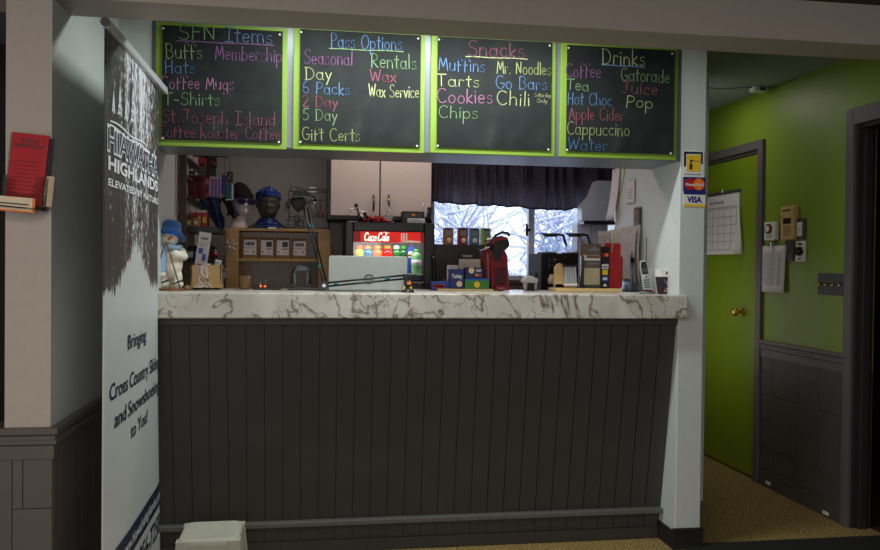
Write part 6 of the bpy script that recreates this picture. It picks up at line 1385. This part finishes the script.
t2 = P(606, 240, Y=4.2)
pp = thing('curled_paper', 'curled printed sheet sticking up behind the bright red card', 'paper', (P(607, 262, Y=4.08).x, 4.08, ZT+.001)); hp = P(607, 231, Y=4.08).z-ZT; mb = MB(); mb.grid(lambda u, v: (-.035+.06*u-.012*v, .012*math.sin(u*3+v*2), hp*v*(1-.03*u)), 8, 10); mb.build('sheet', mat('newsprint', (186, 180, 176), .8), pp, solid=.001)
mb = MB(); [mb.box(-.02, -.004, hp*(.9-.03*k), .014, -.002, hp*(.905-.03*k)) for k in range(5)]; mb.build('print_lines', M_['ink'], pp)
# cordless phone
YPh = 3.80; c0 = P(647, 291, Y=YPh); t = thing('cordless_phone', 'silver and black cordless phone standing in its charger cradle', 'telephone', (c0.x, YPh, ZT), rz=math.radians(-8))
pz = lambda py: P(646, py, Y=YPh).z-ZT
mb = MB(); mb.lathe([(.030, 0), (.034, .003), (.032, .010), (.024, .016), (.004, .018)], n=24, sx=1.15, sy=1.1); mb.build('cradle', M_['black'], t); MB().lathe([(.034, .004), (.0345, .007)], n=24, sx=1.17, sy=1.12).build('cradle_ring', M_['silver'], t)
HP = thing; mb = MB(); R_ = Matrix.Translation((0, .0, .012)) @ Matrix.Rotation(math.radians(-8), 4, 'X') @ Matrix.Rotation(math.radians(-7), 4, 'Y'); mb.M = R_; hp = pz(260)-.012
mb.prism([(-.016, 0), (.018, 0), (.020, hp*.3), (.019, hp*.8), (.014, hp*.97), (.004, hp), (-.008, hp), (-.016, hp*.97), (-.019, hp*.8), (-.018, hp*.3)], -.010, .012); hs = mb.build('handset', M_['silver'], t, bevel=.003)
def hb_(f, nm, m, bev=0): mb = MB(); mb.M = R_; f(mb); mb.build(nm, m, hs, bevel=bev)
hb_(lambda m_: m_.prism([(-.014, hp*.54), (.015, hp*.54), (.016, hp*.8), (.011, hp*.95), (-.012, hp*.95), (-.016, hp*.8)], -.0115, -.009), 'screen_bezel', M_['black'])
hb_(lambda m_: m_.box(-.010, -.0122, hp*.60, .011, -.0112, hp*.74), 'screen', M_['greyd']); hb_(lambda m_: m_.ell((0, -.011, hp*.47), (.010, .003, .008), 14, 8), 'nav_key', M_['chrome'])
for r_ in range(4):
    for c_ in range(3): hb_(lambda m_: m_.box(-.013+.010*c_, -.0118, hp*(.08+.08*r_), -.006+.010*c_, -.0095, hp*(.13+.08*r_)), 'key', M_['greyd'])
MB().cone((0, .016, .016), (-.001, .022, pz(237)), .003, .002, 8).build('aerial', M_['greyd'], t); MB().ell((.022, -.026, .012), (.002, .002, .002), 8, 6).build('charge_light', mat('red_led', (255, 20, 20), .3, emit=3), t)
# tapered box with printed sleeve
YU = 3.72; a = P(657, 291, Y=YU); b = P(675, 291, Y=YU); t = thing('snack_pouch', 'dark patterned tapered pouch with a white printed top beside the phone', 'pouch', ((a.x+b.x)/2, YU, ZT), rz=math.radians(4)); w2 = (b.x-a.x)/2; h7 = P(666, 269.5, Y=YU).z-ZT
vs = []
for z, k, d in ((0, .74, .022), (h7*.72, .93, .03)): vs += [(-w2*k, -d, z), (w2*k, -d, z), (w2*k, d, z), (-w2*k, d, z)]
MB().add(vs, [(0, 1, 5, 4), (1, 2, 6, 5), (2, 3, 7, 6), (3, 0, 4, 7), (3, 2, 1, 0), (4, 5, 6, 7)]).build('tapered_body', mat('dark_pattern', (44, 30, 42), .4, var=.5, scale=60), t, bevel=.002)
vs = []
for z, k, d in ((h7*.70, .93, .031), (h7, .98, .031)): vs += [(-w2*k, -d, z), (w2*k, -d, z), (w2*k, d, z), (-w2*k, d, z)]
MB().add(vs, [(0, 1, 5, 4), (1, 2, 6, 5), (2, 3, 7, 6), (3, 0, 4, 7), (4, 5, 6, 7)]).build('white_top', M_['white'], t, bevel=.002)
mb = MB()
for k, (x0, z0, x1, z1) in enumerate(((-.5, .1, .4, .35), (-.3, .5, .1, .3), (.1, .6, .5, .4))): mb.stroke([(x0*w2, z0*h7), ((x0+x1)/2*w2, (z0+z1)/2*h7+.006), (x1*w2, z1*h7)], .004, lambda U, V: (U, -.0305, V))
mb.build('gold_swirls', M_['yellow'], t); MB().stroke([(-w2*.6, h7*.6), (-w2*.2, h7*.3), (-w2*.5, h7*.2)], .006, lambda U, V: (U, -.0308, V)).build('violet_swirl', mat('violet', (112, 84, 146), .6), t)
mb = MB(); [mb.box(-w2*.4+i*w2*.28, -.0318, h7*.80, -w2*.22+i*w2*.28, -.031, h7*.92) for i in range(4)]; mb.build('printed_marks', M_['maroon'], t)
# papers lying at front right
q = P(632, 292, Y=3.66); t = thing('loose_paper', 'loose white slip lying flat in front of the cordless phone', 'paper', (q.x, 3.68, ZT+.0002)); MB().box(-.05, -.02, 0, .04, .05, .0012).build('slip', M_['paper'], t)
#==LIGHT AND CAMERA==
# fluorescent fitting on the strip of ceiling between the beam and the menu boards
area('alcove_light', (.45, 3.2, 2.40), 1.2, 24, (.93, 1, .97), sy=.10)
# front room ceiling lamps (warm), behind the camera
area('front_room_light', (-.3, .6, 2.28), 1.2, 24, (1, .88, .78), sy=1.2)
area('front_room_light_far', (1.8, -.6, 2.28), 1.2, 20, (1, .89, .8), sy=1.2)
area('corridor_fill', (2.3, 4.75, 2.41), .3, 2.2, (1, .95, .85), sy=.3)  # fill lamp added to brighten the corridor door, no fitting built
# unseen soft lamp out on the left, added to light the green wall
area('front_left_fill', (-3.1, .6, 1.55), 1.3, 31, (.96, .97, 1), rot=(0, math.radians(-90), 0), sy=1.6)
area('front_rear_fill', (.1, -2.0, 1.5), 1.6, 25, (.98, .98, 1), rot=(math.radians(90), 0, 0), sy=1.2)  # unseen fill added behind the camera, reaches the corridor door
# unseen upright fill lamp added to brighten the lower corridor door
area('corridor_side_fill', (2.205, 5.1, 1.0), .7, 1.5, (1, .96, .88), rot=(0, math.radians(-90), 0), sy=.8)
area('kitchen_light', (.5, 4.55, 2.41), 1.0, 8, (1, .86, .78), sy=.3)
w = bpy.data.worlds.new('sky'); bpy.context.scene.world = w; w.use_nodes = True
bg = w.node_tree.nodes['Background']; bg.inputs[0].default_value = (.80, .88, 1, 1); bg.inputs[1].default_value = 3.0
cd = bpy.data.cameras.new('camera'); co = bpy.data.objects.new('camera', cd); C.objects.link(co)
cd.sensor_fit = 'HORIZONTAL'; cd.sensor_width = 36; cd.lens = F/880*36; cd.clip_start = .05
mw = Matrix.Identity(4)
for i in range(3): mw[i][0] = RT[i]; mw[i][1] = UP[i]; mw[i][2] = -FW[i]
mw[2][3] = H; co.matrix_world = mw
sc = bpy.context.scene; sc.camera = co
sc.view_settings.view_transform = 'Standard'; sc.view_settings.look = 'None'; sc.view_settings.gamma = 1; sc.view_settings.exposure = 0
sc.cycles.use_denoising = True; sc.cycles.max_bounces = 8; sc.cycles.transparent_max_bounces = 12; sc.cycles.sample_clamp_indirect = 4
